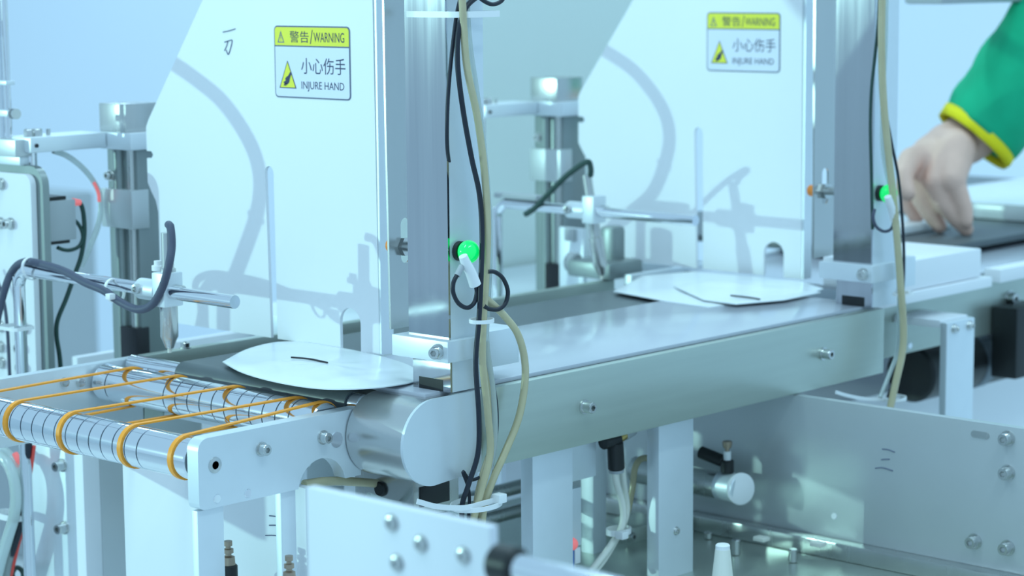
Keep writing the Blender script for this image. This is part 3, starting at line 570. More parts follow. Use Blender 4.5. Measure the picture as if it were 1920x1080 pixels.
MB().box(-0.010, 0.000, 0.530, 0.575, 0.1430, 0.1510, 0.001).build('head_block', 'anodised', su)
MB().box(-0.016, 0.002, 0.5275, 0.575, 0.1510, 0.1665, 0.001).build('top_block', 'dimmed_plate', su)
rd = thing('rod_pair', (-0.006, 0.555, 0.1665), 'pair of thin chrome rods with a clamp screw at the top left corner', 'rods')
for q in ((-0.0060, 0.5603, 0.1947), (-0.0060, 0.5504, 0.1951)): MB().cyl((q[0], q[1], 0.1665), (q[0], q[1], 0.44), 0.0033, 18).build('rod', 'chrome', rd)
q = (-0.0060, 0.5557, 0.1891)
MB().box(q[0] - 0.005, q[0] + 0.005, q[1] - 0.011, q[1] + 0.011, q[2] - 0.003, q[2] + 0.003, 0.001).build('clamp_strip', 'anodised', rd)
q = (-0.0060, 0.5539, 0.2165)
MB().box(q[0] - 0.005, q[0] + 0.005, q[1] - 0.009, q[1] + 0.009, q[2] - 0.002, q[2] + 0.002, 0.001).build('clamp_strip', 'anodised', rd)
MB().lathe((-0.0060, 0.5467, 0.1890), (-0.1, -1, 0), [(0, 0.0025), (0.004, 0.0025), (0.004, 0.0048), (0.006, 0.0048), (0.006, 0.003), (0.008, 0.003), (0.008, 0.0048), (0.0105, 0.0048)], 16).build('clamp_screw', 'bolt_steel', rd)
sb = thing('sensor_box', (0.02, 0.53, 0.07), 'grey rectangular sensor box with red plugs left of the near column', 'sensor box')
MB().box(0.0030, 0.0363, 0.5120, 0.5560, 0.0740, 0.1106, 0.001).build('housing', 'grey_plastic', sb)
MB().cyl((0.0363, 0.516, 0.1075), (0.0440, 0.516, 0.1065), 0.0038, 14, r1=0.0028).build('red_plug', 'pink_glow', sb)
MB().box(0.003, 0.028, 0.515, 0.545, 0.1106, 0.1140).build('top_cap', 'black_plastic', sb)
MB().box(0.004, 0.030, 0.514, 0.548, 0.0710, 0.0740).build('bottom_cap', 'black_plastic', sb)
cable('sensor_lead', [(0.0400, 0.5160, 0.1072), (0.0452, 0.5160, 0.1043), (0.0477, 0.5160, 0.0938), (0.0476, 0.5160, 0.0767), (0.0432, 0.5160, 0.0574), (0.0354, 0.5160, 0.0410), (0.0250, 0.5160, 0.0200), (0.0148, 0.5160, 0.0016), (0.0130, 0.5160, -0.0129), (0.0156, 0.5160, -0.0329), (0.0169, 0.5160, -0.0578)], 0.0022, 'green_cable', 'dark green lead dropping from the red plug of the grey sensor box')
cable('sensor_lead', [(0.0340, 0.5160, 0.0930), (0.0403, 0.5160, 0.0881), (0.0448, 0.5160, 0.0809), (0.0457, 0.5160, 0.0734), (0.0412, 0.5160, 0.0665), (0.0316, 0.5160, 0.0640), (0.0234, 0.5160, 0.0652), (0.0176, 0.5160, 0.0677)], 0.0018, 'green_cable', 'dark green lead looping back under the grey sensor box')
cable('air_tube', [(0.0269, 0.5300, 0.1540), (0.0414, 0.5300, 0.1487), (0.0570, 0.5300, 0.1379), (0.0697, 0.5300, 0.1242), (0.0770, 0.5300, 0.1098), (0.0776, 0.5300, 0.0953), (0.0726, 0.5300, 0.0784), (0.0635, 0.5300, 0.0618), (0.0531, 0.5300, 0.0454)], 0.0026, 'clear_tube', 'clear air tube arching down from the near bracket arm', 'tube')
MB().tube([(0.0693, 0.5280, 0.1224), (0.0738, 0.5280, 0.1131), (0.0746, 0.5280, 0.1041)], 0.0016, 8, 5).build('tube_marker', 'pink_glow', None, 'pink mark on the clear arching tube', 'marker')
cable('grey_cable', [(-0.0200, 0.5641, 0.0476), (-0.0200, 0.5492, 0.0220), (-0.0200, 0.5445, -0.0069), (-0.0200, 0.5438, -0.0461), (-0.0200, 0.5424, -0.0755)], 0.0016, 'grey_cable', 'thin grey cable down the left edge behind the pipe upright')

# ------------------------------------------------------------------ film pouches on the belt
def pouch(px_pts, zc, dome, label, slit=None, sharp=False):
    pts = [Vector(p) for p in px_pts]; c = sum(pts, Vector()) / len(pts); m = MB()
    loop = catmull(pts + [pts[0]], 5)[:-1] if not sharp else [pts[i].lerp(pts[(i + 1) % len(pts)], k / 4) for i in range(len(pts)) for k in range(4)]; n = len(loop); rows = [(1.0, 0.0), (0.92, 0.45), (0.75, 0.75), (0.5, 0.92), (0.25, 1.0)]
    vs = []
    for f, h in rows:
        for k, p in enumerate(loop):
            q = c + (p - c) * f
            vs.append((q.x, q.y, p.z * f + c.z * (1 - f) + dome * h + 0.0006 * math.sin(k * 0.7 + f * 7) * h))
    fs = []
    for i in range(len(rows) - 1):
        for k in range(n): fs.append((i * n + k, i * n + (k + 1) % n, (i + 1) * n + (k + 1) % n, (i + 1) * n + k))
    vs.append((c.x, c.y, c.z + dome)); t = len(vs) - 1
    for k in range(n): fs.append(((len(rows) - 1) * n + k, (len(rows) - 1) * n + (k + 1) % n, t))
    m.add(vs, fs, True)
    # underside
    m.add([(p.x, p.y, p.z - 0.0008) for p in loop], [tuple(range(n))])
    for k in range(n): m.add([loop[k], loop[(k + 1) % n], loop[(k + 1) % n] - Vector((0, 0, 0.0008)), loop[k] - Vector((0, 0, 0.0008))], [(0, 1, 2, 3)])
    o = m.build('film_pouch', 'film', None, label, 'pouch', 'white film pouches')
    if slit: MB().tube(slit, 0.0008, 6, 4).build('tear_slit', 'black_oxide', o)
    return o
pouch([(-0.0295, 0.2322, 0.0010), (0.0302, 0.2667, 0.0010), (0.0727, 0.2675, 0.0010), (0.0794, 0.2082, 0.0010), (0.0687, 0.1395, 0.0010), (0.0499, 0.0922, 0.0010), (0.0148, 0.0534, 0.0010), (-0.0237, 0.0386, 0.0040), (-0.0559, 0.0396, 0.0060), (-0.0729, 0.0680, 0.0050), (-0.0687, 0.1208, 0.0030), (-0.0511, 0.1819, 0.0010)], 0.0, 0.0035, 'white film pouch with a dark slit lying before the nearer panel', [(0.0001, 0.1819, 0.0062), (0.0044, 0.1650, 0.0062), (0.0020, 0.1410, 0.0062)])
pouch([(0.4828, 0.2508, 0.0008), (0.5884, 0.3006, 0.0008), (0.6475, 0.2809, 0.0008), (0.6561, 0.2183, 0.0008), (0.6579, 0.1529, 0.0008), (0.6290, 0.1034, 0.0008), (0.5691, 0.0894, 0.0008), (0.5084, 0.1075, 0.0008), (0.4588, 0.1136, 0.0008), (0.4628, 0.1678, 0.0008)], 0.0, 0.0012, 'white film pouch lying before the farther panel', None, True)
pouch([(0.5344, 0.2173, 0.0035), (0.5939, 0.2183, 0.0035), (0.6014, 0.1125, 0.0035), (0.5904, 0.0795, 0.0035), (0.5271, 0.0778, 0.0035), (0.4764, 0.0959, 0.0035), (0.4791, 0.1357, 0.0035)], 0.0, 0.0012, 'upper white film pouch on the one before the farther panel', [(0.5082, 0.1263, 0.0052), (0.5094, 0.1083, 0.0052), (0.5061, 0.0903, 0.0052)], True)

# ------------------------------------------------------------------ lower plates with screws and pen marks
lp = thing('lower_plate', (0.446, -0.1, -0.42), 'lower plate greyed for shade with socket screws and three pen strokes on the right', 'plate')
MB().box(0.440, 0.448, -0.40, 0.30, -0.205, -0.0660, 0.0006).build('sheet', 'dimmed_plate', lp)
for p in ((0.4400, -0.2150, -0.0761), (0.4400, -0.2158, -0.1050), (0.4400, -0.2174, -0.1692), (0.4400, -0.1857, -0.1690)): bolt(lp, p, (-1, 0, 0), 0.0052, 0.009)
sy = (0.4398, -0.1887, -0.0765)
MB().plate(arc(sy[1] + 0.006, sy[2], 0.0028, -90, 90, 6) + arc(sy[1] - 0.006, sy[2], 0.0028, 90, 270, 6), [], 'X', 0.4392, 0.4399).build('slot_insert', 'brushed_steel', lp)
m = MB()
for s in ([(0.4397, -0.0916, -0.1023), (0.4397, -0.0976, -0.1020), (0.4397, -0.1047, -0.1033)], [(0.4397, -0.0907, -0.1120), (0.4397, -0.0950, -0.1109), (0.4397, -0.0994, -0.1102)], [(0.4397, -0.0847, -0.1204), (0.4397, -0.0924, -0.1188), (0.4397, -0.1029, -0.1201)]): m.tube(s, 0.0005, 6, 5)
m.build('pen_mark', 'ink_grey', lp)
dp = (0.4398, -0.0421, -0.1703); MB().lathe(dp, (-1, 0, 0), [(0, 0.0030), (0.0006, 0.0028)], 16).build('plug', 'white_plastic', lp)
lp2 = thing('lower_plate', (-0.092, 0.1, -0.42), 'bright lower plate with faint pen strokes under the roller frame', 'plate')
MB().box(-0.095, -0.087, -0.05, (-0.0950, 0.2824, -0.1153)[1], -0.42, -0.0668, 0.0006).build('sheet', 'white_paint', lp2)
m = MB()
for s in ([(-0.0953, 0.1029, -0.0940), (-0.0953, 0.0968, -0.0935), (-0.0953, 0.0878, -0.0928)], [(-0.0953, 0.1032, -0.1015), (-0.0953, 0.0952, -0.1002), (-0.0953, 0.0880, -0.0999)], [(-0.0953, 0.1078, -0.1101), (-0.0953, 0.0973, -0.1084), (-0.0953, 0.0870, -0.1079)]): m.tube(s, 0.0005, 6, 5)
m.build('pen_mark', 'ink_grey', lp2)
fg = thing('front_guard', (-0.42, -0.45, -0.95), 'blurred bright plate with four screws across the bottom foreground', 'plate')
fz = (-0.4230, -0.3712, 0.0476)[2]; fy = (-0.4230, -0.3053, 0.0497)[1]
MB().box(-0.423, -0.417, (-0.4230, -0.4366, 0.0465)[1], fy, -0.95, fz, 0.0006).build('sheet', 'guard_white', fg)
for p in ((-0.4230, -0.3691, 0.0385), (-0.4230, -0.3898, 0.0312), (-0.4230, -0.4192, 0.0303), (-0.4230, -0.3725, 0.0184)): bolt(fg, p, (-1, 0, 0), 0.0036, 0.002)
# base slab with pegs at the bottom right
bs = thing('base_slab', (0.42, 0.0, -0.45), 'dark steel base slab with short bright pegs at the bottom right', 'base')
MB().box(0.16, 0.60, -0.42, 0.32, -0.225, -0.2052, 0.001).build('slab', 'satin_steel', bs)
for p, h in (((0.3817, 0.0226, -0.2050), 0.014), ((0.3941, -0.0307, -0.2050), 0.012), ((0.4108, 0.0765, -0.2050), 0.006)):
    MB().cyl(p, (p[0], p[1], p[2] + h), 0.0040, 16, bev=0.0006).build('peg', 'bolt_steel', bs)
MB().box(0.425, 0.4395, -0.40, 0.26, -0.2050, -0.190, 0.001).build('edge_strip', 'brushed_steel', bs)
for q in ((0.3943, 0.0003, -0.1900), (0.4116, -0.0484, -0.1900)): MB().box(q[0] - 0.01, q[0], q[1] - 0.006, q[1] + 0.006, -0.190, -0.186, 0.001).build('clip', 'cream_plastic', bs)
# post with white cap standing at the very bottom
pg = thing('capped_peg', (0.2000, -0.1014, -0.1650), 'blurred peg with a white cap and brass collar at the bottom edge', 'peg')
q = Vector((0.2000, -0.1013, -0.1389))
MB().cyl(q + Vector((0, 0, -0.004)), q + Vector((0, 0, -0.05)), 0.0060, 18, r1=0.011).build('stem', 'cream_plastic', pg)
MB().cyl(q + Vector((0, 0, -0.012)), q, 0.0058, 18, bev=0.001).build('cap', 'white_plastic', pg)
MB().cyl(q + Vector((0, 0, -0.016)), q + Vector((0, 0, -0.0121)), 0.0060, 18).build('collar', 'brass', pg)
# cream shaft in the foreground
fs_ = thing('slide_shaft', (-0.4400, -0.4804, 0.0377), 'blurred foreground shaft with a black collar at the bottom edge', 'shaft')
a, b = Vector((-0.4400, -0.4618, 0.0370)), Vector((-0.4400, -0.5321, 0.0365))
MB().cyl(a, b, 0.0068, 24, bev=0.001).build('shaft', 'chrome', fs_)
MB().cyl(a + Vector((0, 0.006, 0)), a - Vector((0, 0.010, 0)), 0.0095, 24, bev=0.002).build('collar', 'black_plastic', fs_)

# ------------------------------------------------------------------ under the housing
cy = thing('air_cylinder', (0.40, 0.06, -0.165), 'steel air cylinder with a white end disc under the housing', 'cylinder')
c0, c1_ = Vector((0.40, 0.155, -0.1495)), Vector((0.40, 0.0335, -0.1495))
MB().cyl(c0, c1_, 0.0125, 28, bev=0.001).build('barrel', 'brushed_steel', cy)
MB().cyl(c1_ + Vector((0, 0.022, 0)), c1_ - Vector((0, 0.001, 0)), 0.0132, 28, bev=0.001).build('end_cap', 'anodised', cy)
MB().lathe(c1_ - Vector((0.0, 0.001, 0)), (-0.35, -1, 0.1), [(0, 0.0145), (0.002, 0.0145), (0.003, 0.013)], 28).build('end_disc', 'white_plastic', cy)
fc = c1_ + Vector((-0.002, 0.012, 0.013))
ft_ = MB().cyl(fc, fc + Vector((0, 0, 0.012)), 0.0062, 18, bev=0.001).build('elbow', 'black_plastic', cy)
MB().cyl(fc + Vector((0, 0.004, 0.010)), fc + Vector((-0.004, 0.028, 0.016)), 0.0058, 18, bev=0.001).build('push_fitting', 'black_plastic', ft_)
MB().cyl(fc + Vector((0, 0, 0.012)), fc + Vector((0, 0, 0.020)), 0.0035, 14).build('needle', 'white_plastic', ft_)
MB().lathe(fc + Vector((0, 0, 0.020)), (0, 0, 1), [(0, 0.002), (0.003, 0.002), (0.003, 0.0035), (0.006, 0.0045), (0.009, 0.0045)], 12).build('adjust_knob', 'bronze', ft_)
def fitting(c, label, d=(0.10, 0, -1)):
    t = thing('air_fitting', c, label, 'fitting'); c = Vector(c); d = Vector(d).normalized()
    MB().cyl(c + Vector((-0.016, 0, 0.008)), c + Vector((0.004, 0, 0.008)), 0.0060, 18, bev=0.001).build('body', 'black_plastic', t)
    MB().cyl(c + Vector((0, 0, 0.006)), c + d * 0.018, 0.0072, 20, bev=0.001).build('collar', 'black_plastic', t)
    MB().cyl(c + d * 0.018, c + d * 0.0205, 0.0064, 20).build('release_ring', 'grey_plastic', t)
    MB().cyl(c + Vector((0.004, 0, 0.008)), c + Vector((0.012, 0, 0.010)), 0.0042, 14).build('needle', 'brass', t)
    MB().cyl(c + Vector((0.012, 0, 0.010)), c + Vector((0.024, 0, 0.013)), 0.0050, 14, bev=0.001).build('adjust_knob', 'grey_plastic', t)
    return t
fitting((0.2411, 0.0450, -0.0891), 'black and brass air fitting under the housing between the two legs')
cable('air_tube', [(0.2403, 0.0450, -0.1010), (0.2424, 0.0450, -0.1161), (0.2515, 0.0450, -0.1410), (0.2494, 0.0450, -0.1592), (0.2318, 0.0450, -0.1745), (0.2109, 0.0450, -0.1888), (0.1971, 0.0450, -0.2045)], 0.0030, 'cream_plastic', 'milky air tube hanging from the black fitting between the legs', 'tube')
cable('air_tube', [(0.2537, 0.0480, -0.1037), (0.2566, 0.0480, -0.1237), (0.2601, 0.0480, -0.1477), (0.2494, 0.0480, -0.1644), (0.2318, 0.0480, -0.1820), (0.2074, 0.0480, -0.1979)], 0.0030, 'cream_plastic', 'second milky air tube beside the first below the black fitting', 'tube')
cable('air_tube', [(0.2981, 0.0550, -0.1074), (0.2865, 0.0550, -0.1073), (0.2793, 0.0550, -0.1146), (0.2757, 0.0550, -0.1328), (0.2663, 0.0550, -0.1570), (0.2506, 0.0550, -0.1752), (0.2294, 0.0550, -0.1907)], 0.0028, 'beige_tube', 'cream air tube bending from behind the right leg to the others', 'tube')
tie(ellipse((0.2494, 0.0480, -0.1621), (1, 0, 0), (0, 1, 0), 0.012, 0.009), 'white cable tie round the milky tubes between the legs', 0.005, head=(0.2393, 0.0360, -0.1619), hs=0.004)
vb = thing('valve_block', (0.2065, 0.0500, -0.1566), 'pale stacked valve block with blue and pink bits behind the left leg', 'valve')
x0 = (0.1798, 0.0500, -0.1061)[0]
MB().box(x0, (0.2226, 0.0500, -0.0905)[0], 0.05, 0.08, -0.110, -0.066, 0.001).build('upper_body', 'anodised', vb)
MB().box(x0, (0.2033, 0.0500, -0.1101)[0], 0.05, 0.075, -0.166, -0.116, 0.001).build('lower_body', 'anodised', vb)
MB().box(x0, (0.1943, 0.0500, -0.1542)[0], 0.05, 0.060, -0.190, -0.167, 0.001).build('blue_clip', 'blue_plastic', vb)
MB().sphere((0.1885, 0.0480, -0.1619), 0.0055, 16, 10).build('pink_plug', 'pink_glow', vb)
MB().box((0.1972, 0.0520, -0.1551)[0], (0.2047, 0.0520, -0.1565)[0], 0.052, 0.060, -0.182, -0.168, 0.001).build('white_clip', 'white_plastic', vb)
# back plate and rails deep under the housing
MB().box(0.14, 1.0, 0.660, 0.668, -0.50, -0.0655).build('added_back_plate', 'white_paint', None, 'pale plate added for brightness far back under the grey shelf', 'plate')  # plate added to lighten the view behind the legs
br = thing('lower_bar', (0.10, 0.16, -0.16), 'dark horizontal steel bars glimpsed left of the left leg', 'bars')
for z in (-0.150, -0.172): MB().cyl((0.0, 0.19, z), (0.30, 0.19, z), 0.0065, 18).build('bar', 'brushed_steel', br)
MB().box(0.30, 0.318, 0.120, 0.135, -0.40, -0.066, 0.001).build('slim_upright', 'anodised', None, 'slim pale upright behind the milky tubes', 'upright')
sbk = thing('small_bracket', (0.3614, 0.1200, -0.2028), 'small steel bracket with a bright screw at the back between the legs', 'bracket')
q = (0.3576, 0.1200, -0.2271)
MB().box(q[0], q[0] + 0.05, 0.12, 0.16, q[2], q[2] + 0.035, 0.001).build('body', 'satin_steel', sbk)
bolt(sbk, (0.3488, 0.1190, -0.1977), (0, -1, 0), 0.004, 0.006)
# pieces below the rounded cover
hb = thing('hollow_bar', (0.0159, 0.0400, -0.0973), 'hollow steel bar end with a mouth painted black for its inner shade below the rounded cover', 'bar')
q = (-0.0092, 0.0350, -0.0878)
MB().box(q[0], q[0] + 0.050, 0.035, 0.10, -0.102, -0.0665, 0.001).build('tube_end', 'brushed_steel', hb)
q2 = (-0.0027, 0.0340, -0.0838); MB().box(q2[0], q2[0] + 0.032, 0.0335, 0.036, -0.094, -0.078, 0.0008).build('mouth', 'black_plastic', hb)  # black plate on the solid end stands for the shade inside an opening
fitting((0.0038, 0.0700, -0.0913), 'brass air fitting glimpsed under the rounded cover', (0.4, 0, -1))
cable('air_tube', [(-0.0846, 0.0750, -0.0674), (-0.0575, 0.0750, -0.0696), (-0.0186, 0.0750, -0.0776), (0.0158, 0.0750, -0.0866), (0.0392, 0.0750, -0.0984), (0.0509, 0.0750, -0.1135)], 0.0035, 'beige_tube', 'cream tube crossing under the arch of the roller frame', 'tube')
cable('air_tube', [(-0.0425, 0.0500, -0.0800), (-0.0146, 0.0500, -0.0913), (0.0200, 0.0500, -0.0988), (0.0496, 0.0500, -0.1072), (0.0616, 0.0500, -0.1180)], 0.0030, 'clear_tube', 'milky tube just above the foreground plate', 'tube')
MB().box(*[(0.0051, 0.1000, -0.0833)[0], (0.0179, 0.1000, -0.0855)[0]], 0.10, 0.11, -0.12, -0.066).build('slim_post', 'white_plastic', None, 'slim pale post under the rounded cover', 'post')

# ------------------------------------------------------------------ bottom left: brackets, bars, hoses
lb_ = thing('bracket_plate', (-0.03, 0.46, -0.42), 'pale bracket plate with two socket screws under the front roller', 'bracket')
MB().box(-0.030, -0.022, 0.432, 0.505, -0.42, -0.070, 0.001).build('plate', 'anodised', lb_)
for p in ((-0.0300, 0.4536, -0.1165), (-0.0300, 0.4538, -0.1730)): bolt(lb_, p, (-1, -0.15, 0), 0.0046, 0.010)
MB().box(-0.034, -0.016, 0.419, 0.432, -0.42, -0.066, 0.001).build('edge_bar', 'white_paint', lb_)
MB().box(-0.016, 0.10, 0.419, 0.424, -0.42, -0.066, 0.001).build('return_sheet', 'dimmed_plate', lb_)
for i, (q, w, lab) in enumerate((((-0.0100, 0.5296, -0.1697), 0.0060, 'slim white upright rod at the bottom left beside the hoses'), ((-0.0100, 0.5106, -0.1667), 0.0055, 'slim grey upright rod at the bottom left next to the bracket'))):
    MB().cyl((q[0], q[1], -0.40), (q[0], q[1], -0.066), w, 18).build('upright_rod', 'anodised', None, lab, 'rod')
cable('air_hose', [(-0.0600, 0.5167, -0.1109), (-0.0600, 0.4988, -0.1122), (-0.0600, 0.4867, -0.1249), (-0.0600, 0.4831, -0.1437), (-0.0600, 0.4877, -0.1637), (-0.0600, 0.4988, -0.1850), (-0.0600, 0.5100, -0.2065), (-0.0600, 0.5197, -0.2279)], 0.0052, 'clear_tube', 'thick milky hose bending down the bottom left corner', 'hose')
cable('air_hose', [(-0.0500, 0.5278, -0.1082), (-0.0500, 0.5082, -0.1103), (-0.0500, 0.4930, -0.1251), (-0.0500, 0.4894, -0.1440), (-0.0500, 0.4942, -0.1691), (-0.0500, 0.5037, -0.1902), (-0.0500, 0.5151, -0.2143), (-0.0500, 0.5215, -0.2352)], 0.0042, 'clear_tube', 'second milky hose beside the thick one in the corner', 'hose')
cable('black_cable', [(-0.0500, 0.4751, -0.0961), (-0.0500, 0.4815, -0.1210), (-0.0500, 0.4863, -0.1459), (-0.0500, 0.4927, -0.1713), (-0.0500, 0.5058, -0.1979), (-0.0500, 0.5205, -0.2202), (-0.0500, 0.5282, -0.2365)], 0.0034, 'black_rubber', 'thick black cable dropping from under the front roller')
cable('pink_cable', [(-0.0460, 0.4730, -0.0993), (-0.0460, 0.4791, -0.1214), (-0.0460, 0.4855, -0.1465), (-0.0460, 0.4938, -0.1746), (-0.0460, 0.5051, -0.1986), (-0.0460, 0.5187, -0.2306)], 0.0018, 'red_plastic', 'thin red cable beside the thick black one')
cable('black_cable', [(-0.0400, 0.5208, -0.2322), (-0.0400, 0.5219, -0.2245), (-0.0400, 0.5149, -0.2183), (-0.0400, 0.5069, -0.2208), (-0.0400, 0.5058, -0.2295)], 0.0022, 'green_cable', 'small dark cable loop at the bottom left edge')
MB().tube([(-0.0480, 0.4997, -0.1095), (-0.0480, 0.4960, -0.1148), (-0.0480, 0.4948, -0.1214)], 0.0028, 8, 4).build('red_marker', 'pink_glow', None, 'pink bit between the hoses under the front roller', 'marker')
tie(ellipse((-0.0520, 0.5025, -0.1656), (0, 1, 0), (1, 0, 0), 0.018, 0.010), 'white cable tie round the hoses at the bottom left', 0.005)
# clear guide strip, rod and fittings in front of the foreground plate
for q, s, lab in (((-0.1350, 0.1045, -0.1142), 0.8, 'black air fitting with a bronze knob below the roller frame'), ((-0.1350, 0.0366, -0.1137), 0.75, 'bronze knob rising at the bottom edge before the bright plate')):
    q = Vector(q); t = thing('speed_valve', q - Vector((0, 0, 0.06)), lab, 'valve')
    MB().cyl(q + Vector((0, 0, -0.055)), q + Vector((0, 0, -0.010)), 0.0085 * s, 18, bev=0.001).build('body', 'black_plastic', t)
    MB().lathe(q + Vector((0, 0, -0.010)), (0, 0, 1), [(0, 0.0065 * s), (0.006, 0.0060 * s), (0.007, 0.0030 * s), (0.0085, 0.0030 * s), (0.009, 0.0050 * s), (0.012, 0.0050 * s), (0.0125, 0.0025 * s), (0.014, 0.0025 * s), (0.0145, 0.0040 * s), (0.018, 0.0040 * s)], 18).build('knob', 'bronze', t)
    if s == 0.8: MB().cyl(q + Vector((0.0, 0.006, -0.022)), q + Vector((0.0, 0.026, -0.022)), 0.0075, 18, bev=0.001).build('elbow', 'black_plastic', t)

# ------------------------------------------------------------------ right: next conveyor section, motor, bracket
nc = thing('next_conveyor', (0.95, 0.19, -0.07), 'grey side of the next conveyor section behind the farther post', 'conveyor')
MB().box(0.600, 1.35, 0.060, 0.070, -0.070, -0.008, 0.0012).build('side_panel', 'satin_steel', nc)
MB().box(0.600, 1.35, 0.325, 0.335, -0.070, -0.002, 0.0012).build('side_panel', 'anodised', nc)
MB().box(0.690, 1.35, 0.072, 0.325, -0.010, -0.006).build('deck', 'table_top', nc)
bolt(nc, (0.9076, 0.0600, -0.0353), (-0.2, -1, 0), 0.006, 0.010)
MB().lathe((0.7171, 0.0600, -0.0627), (0, -1, 0), [(0, 0.0035), (0.0008, 0.003)], 14).build('dowel_pin', 'chrome', nc)
MB().box(0.650, 0.800, 0.030, 0.120, 0.0005, 0.030, 0.002).build('side_block', 'white_paint', None, 'blurred white block on the next conveyor beside the cream tubes', 'block')
MB().box(0.600, 0.812, 0.024, 0.0595, -0.010, 0.0002, 0.001).build('side_ledge', 'white_paint', None, 'thin white ledge under the blurred block', 'ledge')
q = (0.8554, 0.0450, -0.0124)
MB().box(q[0], q[0] + 0.12, 0.040, 0.0595, q[2], q[2] + 0.014, 0.001).build('edge_block', 'white_paint', None, 'white block at the right edge above a blurred screw', 'block')
MB().box(0.86, 1.7, 0.16, 0.60, 0.0005, 0.0085, 0.002).build('work_tray', 'dark_belt', None, 'dark tray edge under the reaching hand', 'tray')
for (x0_, x1_, y0_, y1_, z1_, lab) in ((0.98, 1.10, 0.25, 0.36, 0.020, 'pale mint packet on the dark tray left of the fingers'), (1.20, 1.75, 0.10, 0.40, 0.030, 'large pale blue packet on the tray right of the fingers')):
    MB().box(x0_, x1_, y0_, y1_, 0.0088, z1_, 0.005).build('packet', 'film', None, lab, 'packet')
ab = thing('angle_bracket', (0.71, 0.0, -0.45), 'grey angle bracket bolted to the next conveyor at the right', 'bracket')
MB().box(0.686, 0.737, -0.002, 0.006, -0.45, -0.0300, 0.0015).build('upright', 'anodised', ab)
MB().box(0.686, 0.737, 0.006, 0.0595, -0.0360, -0.0280, 0.0015).build('top_flange', 'white_paint', ab)
for x in (0.699, 0.727): bolt(ab, (x, -0.002, -0.0370), (0, -1, 0), 0.0038, 0.004)
mo = thing('drive_motor', (0.90, 0.09, -0.14), 'black drive motor under the next conveyor at the right edge', 'motor')
MB().cyl((0.78, 0.10, -0.105), (0.97, 0.10, -0.105), 0.030, 28, bev=0.003).build('body', 'black_plastic', mo)
MB().cyl((0.885, 0.10, -0.105), (0.905, 0.10, -0.105), 0.0310, 28, bev=0.001).build('ring', 'groove_dark', mo)
q = (0.8699, 0.0280, -0.0742); MB().box(q[0], q[0] + 0.06, 0.028, 0.058, -0.115, -0.040, 0.002).build('gear_housing', 'black_plastic', mo)
MB().box(0.55, 1.6, 0.40, 0.41, -0.60, -0.105).build('white_apron', 'white_paint', None, 'white apron panel under the next conveyor', 'panel')
MB().box(0.60, 1.6, 0.15, 0.39, -0.30, -0.135).build('lower_case', 'white_paint', None, 'pale casing under the black drive motor', 'casing')
q0, q1 = (0.9730, 0.2000, 0.2723), (1.2528, 0.2000, 0.2677)
MB().box(q0[0], q1[0], 0.19, 0.24, q0[2], q0[2] + 0.08, 0.004).build('overhead_beam', 'grey_plastic', None, 'grey beam crossing the top right corner', 'beam')
# dim object far behind the near column
MB().box(1.60, 1.75, 2.78, 2.98, -0.95, -0.15, 0.01).build('far_cabinet', 'grey_plastic', None, 'blurred grey cabinet far behind the near column', 'cabinet')

# ------------------------------------------------------------------ reaching hand
def capsule_chain(m, pts, radii):
    for i in range(len(pts) - 1):
        a, b = Vector(pts[i]), Vector(pts[i + 1])
        m.sphere(a, radii[i], 14, 8)
        m.cyl(a, b, radii[i], 14, r1=radii[i + 1])
    m.sphere(pts[-1], radii[-1], 14, 8)
hm = MB()
capsule_chain(hm, [(1.2364, 0.1296, 0.3103), (1.1903, 0.1642, 0.2368), (1.1575, 0.1895, 0.1878), (1.1278, 0.2125, 0.1437), (1.1031, 0.2332, 0.1155)], [0.050, 0.046, 0.040, 0.035, 0.031])
capsule_chain(hm, [(1.1031, 0.2332, 0.1155), (1.0775, 0.2437, 0.1042), (1.0558, 0.2499, 0.0929)], [0.031, 0.029, 0.029])
for s in ([(1.0766, 0.2454, 0.1079), (1.0564, 0.2761, 0.0790)], [(1.0676, 0.2397, 0.1050), (1.0373, 0.2507, 0.0719)], [(1.0615, 0.2308, 0.1021), (1.0305, 0.2277, 0.0688)], [(1.0651, 0.2274, 0.1045), (1.0338, 0.2101, 0.0732)]): capsule_chain(hm, s, [0.026, 0.0160])
capsule_chain(hm, [(1.0564, 0.2761, 0.0790), (1.0478, 0.2811, 0.0582), (1.0485, 0.2760, 0.0372), (1.0521, 0.2693, 0.0235)], [0.0150, 0.0122, 0.0105, 0.0090])
capsule_chain(hm, [(1.0373, 0.2507, 0.0719), (1.0331, 0.2504, 0.0487), (1.0387, 0.2406, 0.0303), (1.0439, 0.2322, 0.0169)], [0.0152, 0.0124, 0.0108, 0.0090])
capsule_chain(hm, [(1.0305, 0.2277, 0.0688), (1.0321, 0.2212, 0.0457), (1.0402, 0.2089, 0.0287), (1.0471, 0.1987, 0.0153)], [0.0152, 0.0122, 0.0106, 0.0088])
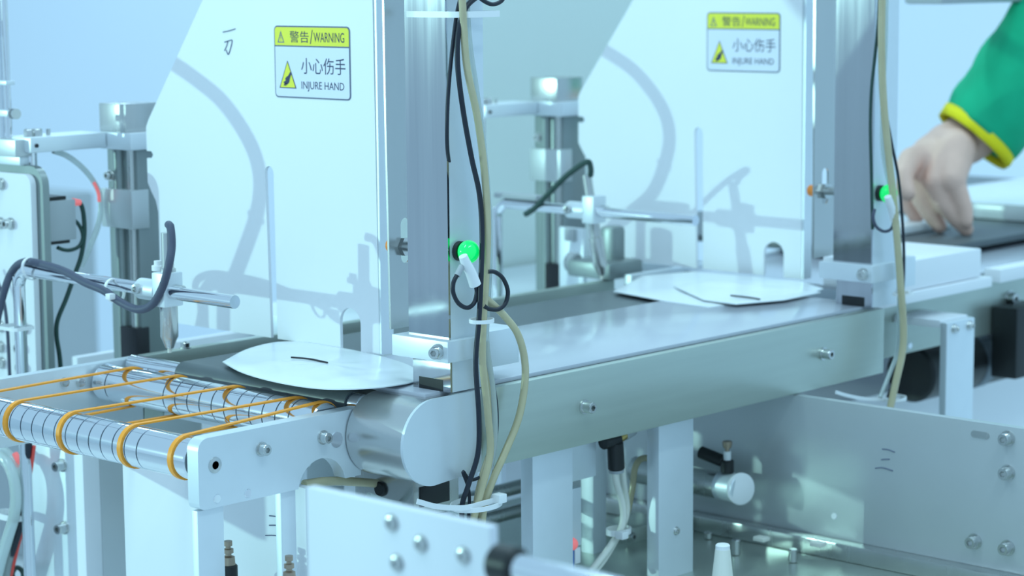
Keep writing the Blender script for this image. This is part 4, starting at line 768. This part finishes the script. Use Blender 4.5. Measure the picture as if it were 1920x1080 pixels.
capsule_chain(hm, [(1.0338, 0.2101, 0.0732), (1.0376, 0.2023, 0.0550), (1.0399, 0.1963, 0.0381), (1.0393, 0.1942, 0.0249)], [0.0138, 0.0110, 0.0094, 0.0080])
capsule_chain(hm, [(1.0542, 0.2526, 0.0978), (1.0210, 0.2579, 0.0936), (0.9954, 0.2525, 0.0772), (0.9889, 0.2408, 0.0589)], [0.0190, 0.0148, 0.0122, 0.0098])
person = hm.build('person', 'skin', None, 'person reaching in from the right with an open hand, green sleeve and yellow cuff', 'person', fix=False)
rm = person.modifiers.new('remesh', 'REMESH'); rm.mode = 'VOXEL'; rm.voxel_size = 0.0028; rm.use_smooth_shade = True
sm_ = person.modifiers.new('smooth', 'SMOOTH'); sm_.factor = 0.5; sm_.iterations = 5
def sleeve(name, pts, radii, m_, flat=1.0):
    P_ = [Vector(p) for p in pts]; mb = MB(); n = 28; vs = []; fs = []
    for i, p in enumerate(P_):
        t = (P_[min(i + 1, len(P_) - 1)] - P_[max(i - 1, 0)]).normalized(); _, a, b = basis(t)
        for k in range(n):
            an = 2 * math.pi * k / n; rr = radii[i] * (1 + 0.03 * math.sin(3 * an + i * 1.3))
            vs.append(p + a * (rr * math.cos(an)) + b * (rr * math.sin(an)))
    for i in range(len(P_) - 1):
        for k in range(n): fs.append((i * n + k, i * n + (k + 1) % n, (i + 1) * n + (k + 1) % n, (i + 1) * n + k))
    mb.add(vs, fs, True)
    o = mb.build(name, m_, person)
    so = o.modifiers.new('solid', 'SOLIDIFY'); so.thickness = 0.003
    return o
sleeve('sleeve', catmull([(1.1107, 0.2258, 0.1192), (1.1227, 0.2164, 0.1363), (1.1409, 0.2023, 0.1633), (1.1601, 0.1876, 0.1927), (1.1828, 0.1700, 0.2258), (1.2155, 0.1446, 0.2735), (1.2559, 0.1136, 0.3348)], 3), [0.0500 + 0.0012 * i for i in range(19)], 'green_knit')
sleeve('cuff', [(1.1057, 0.2297, 0.1118), (1.1087, 0.2273, 0.1161), (1.1127, 0.2242, 0.1216)], [0.0498, 0.0515, 0.0512], 'yellow_knit')
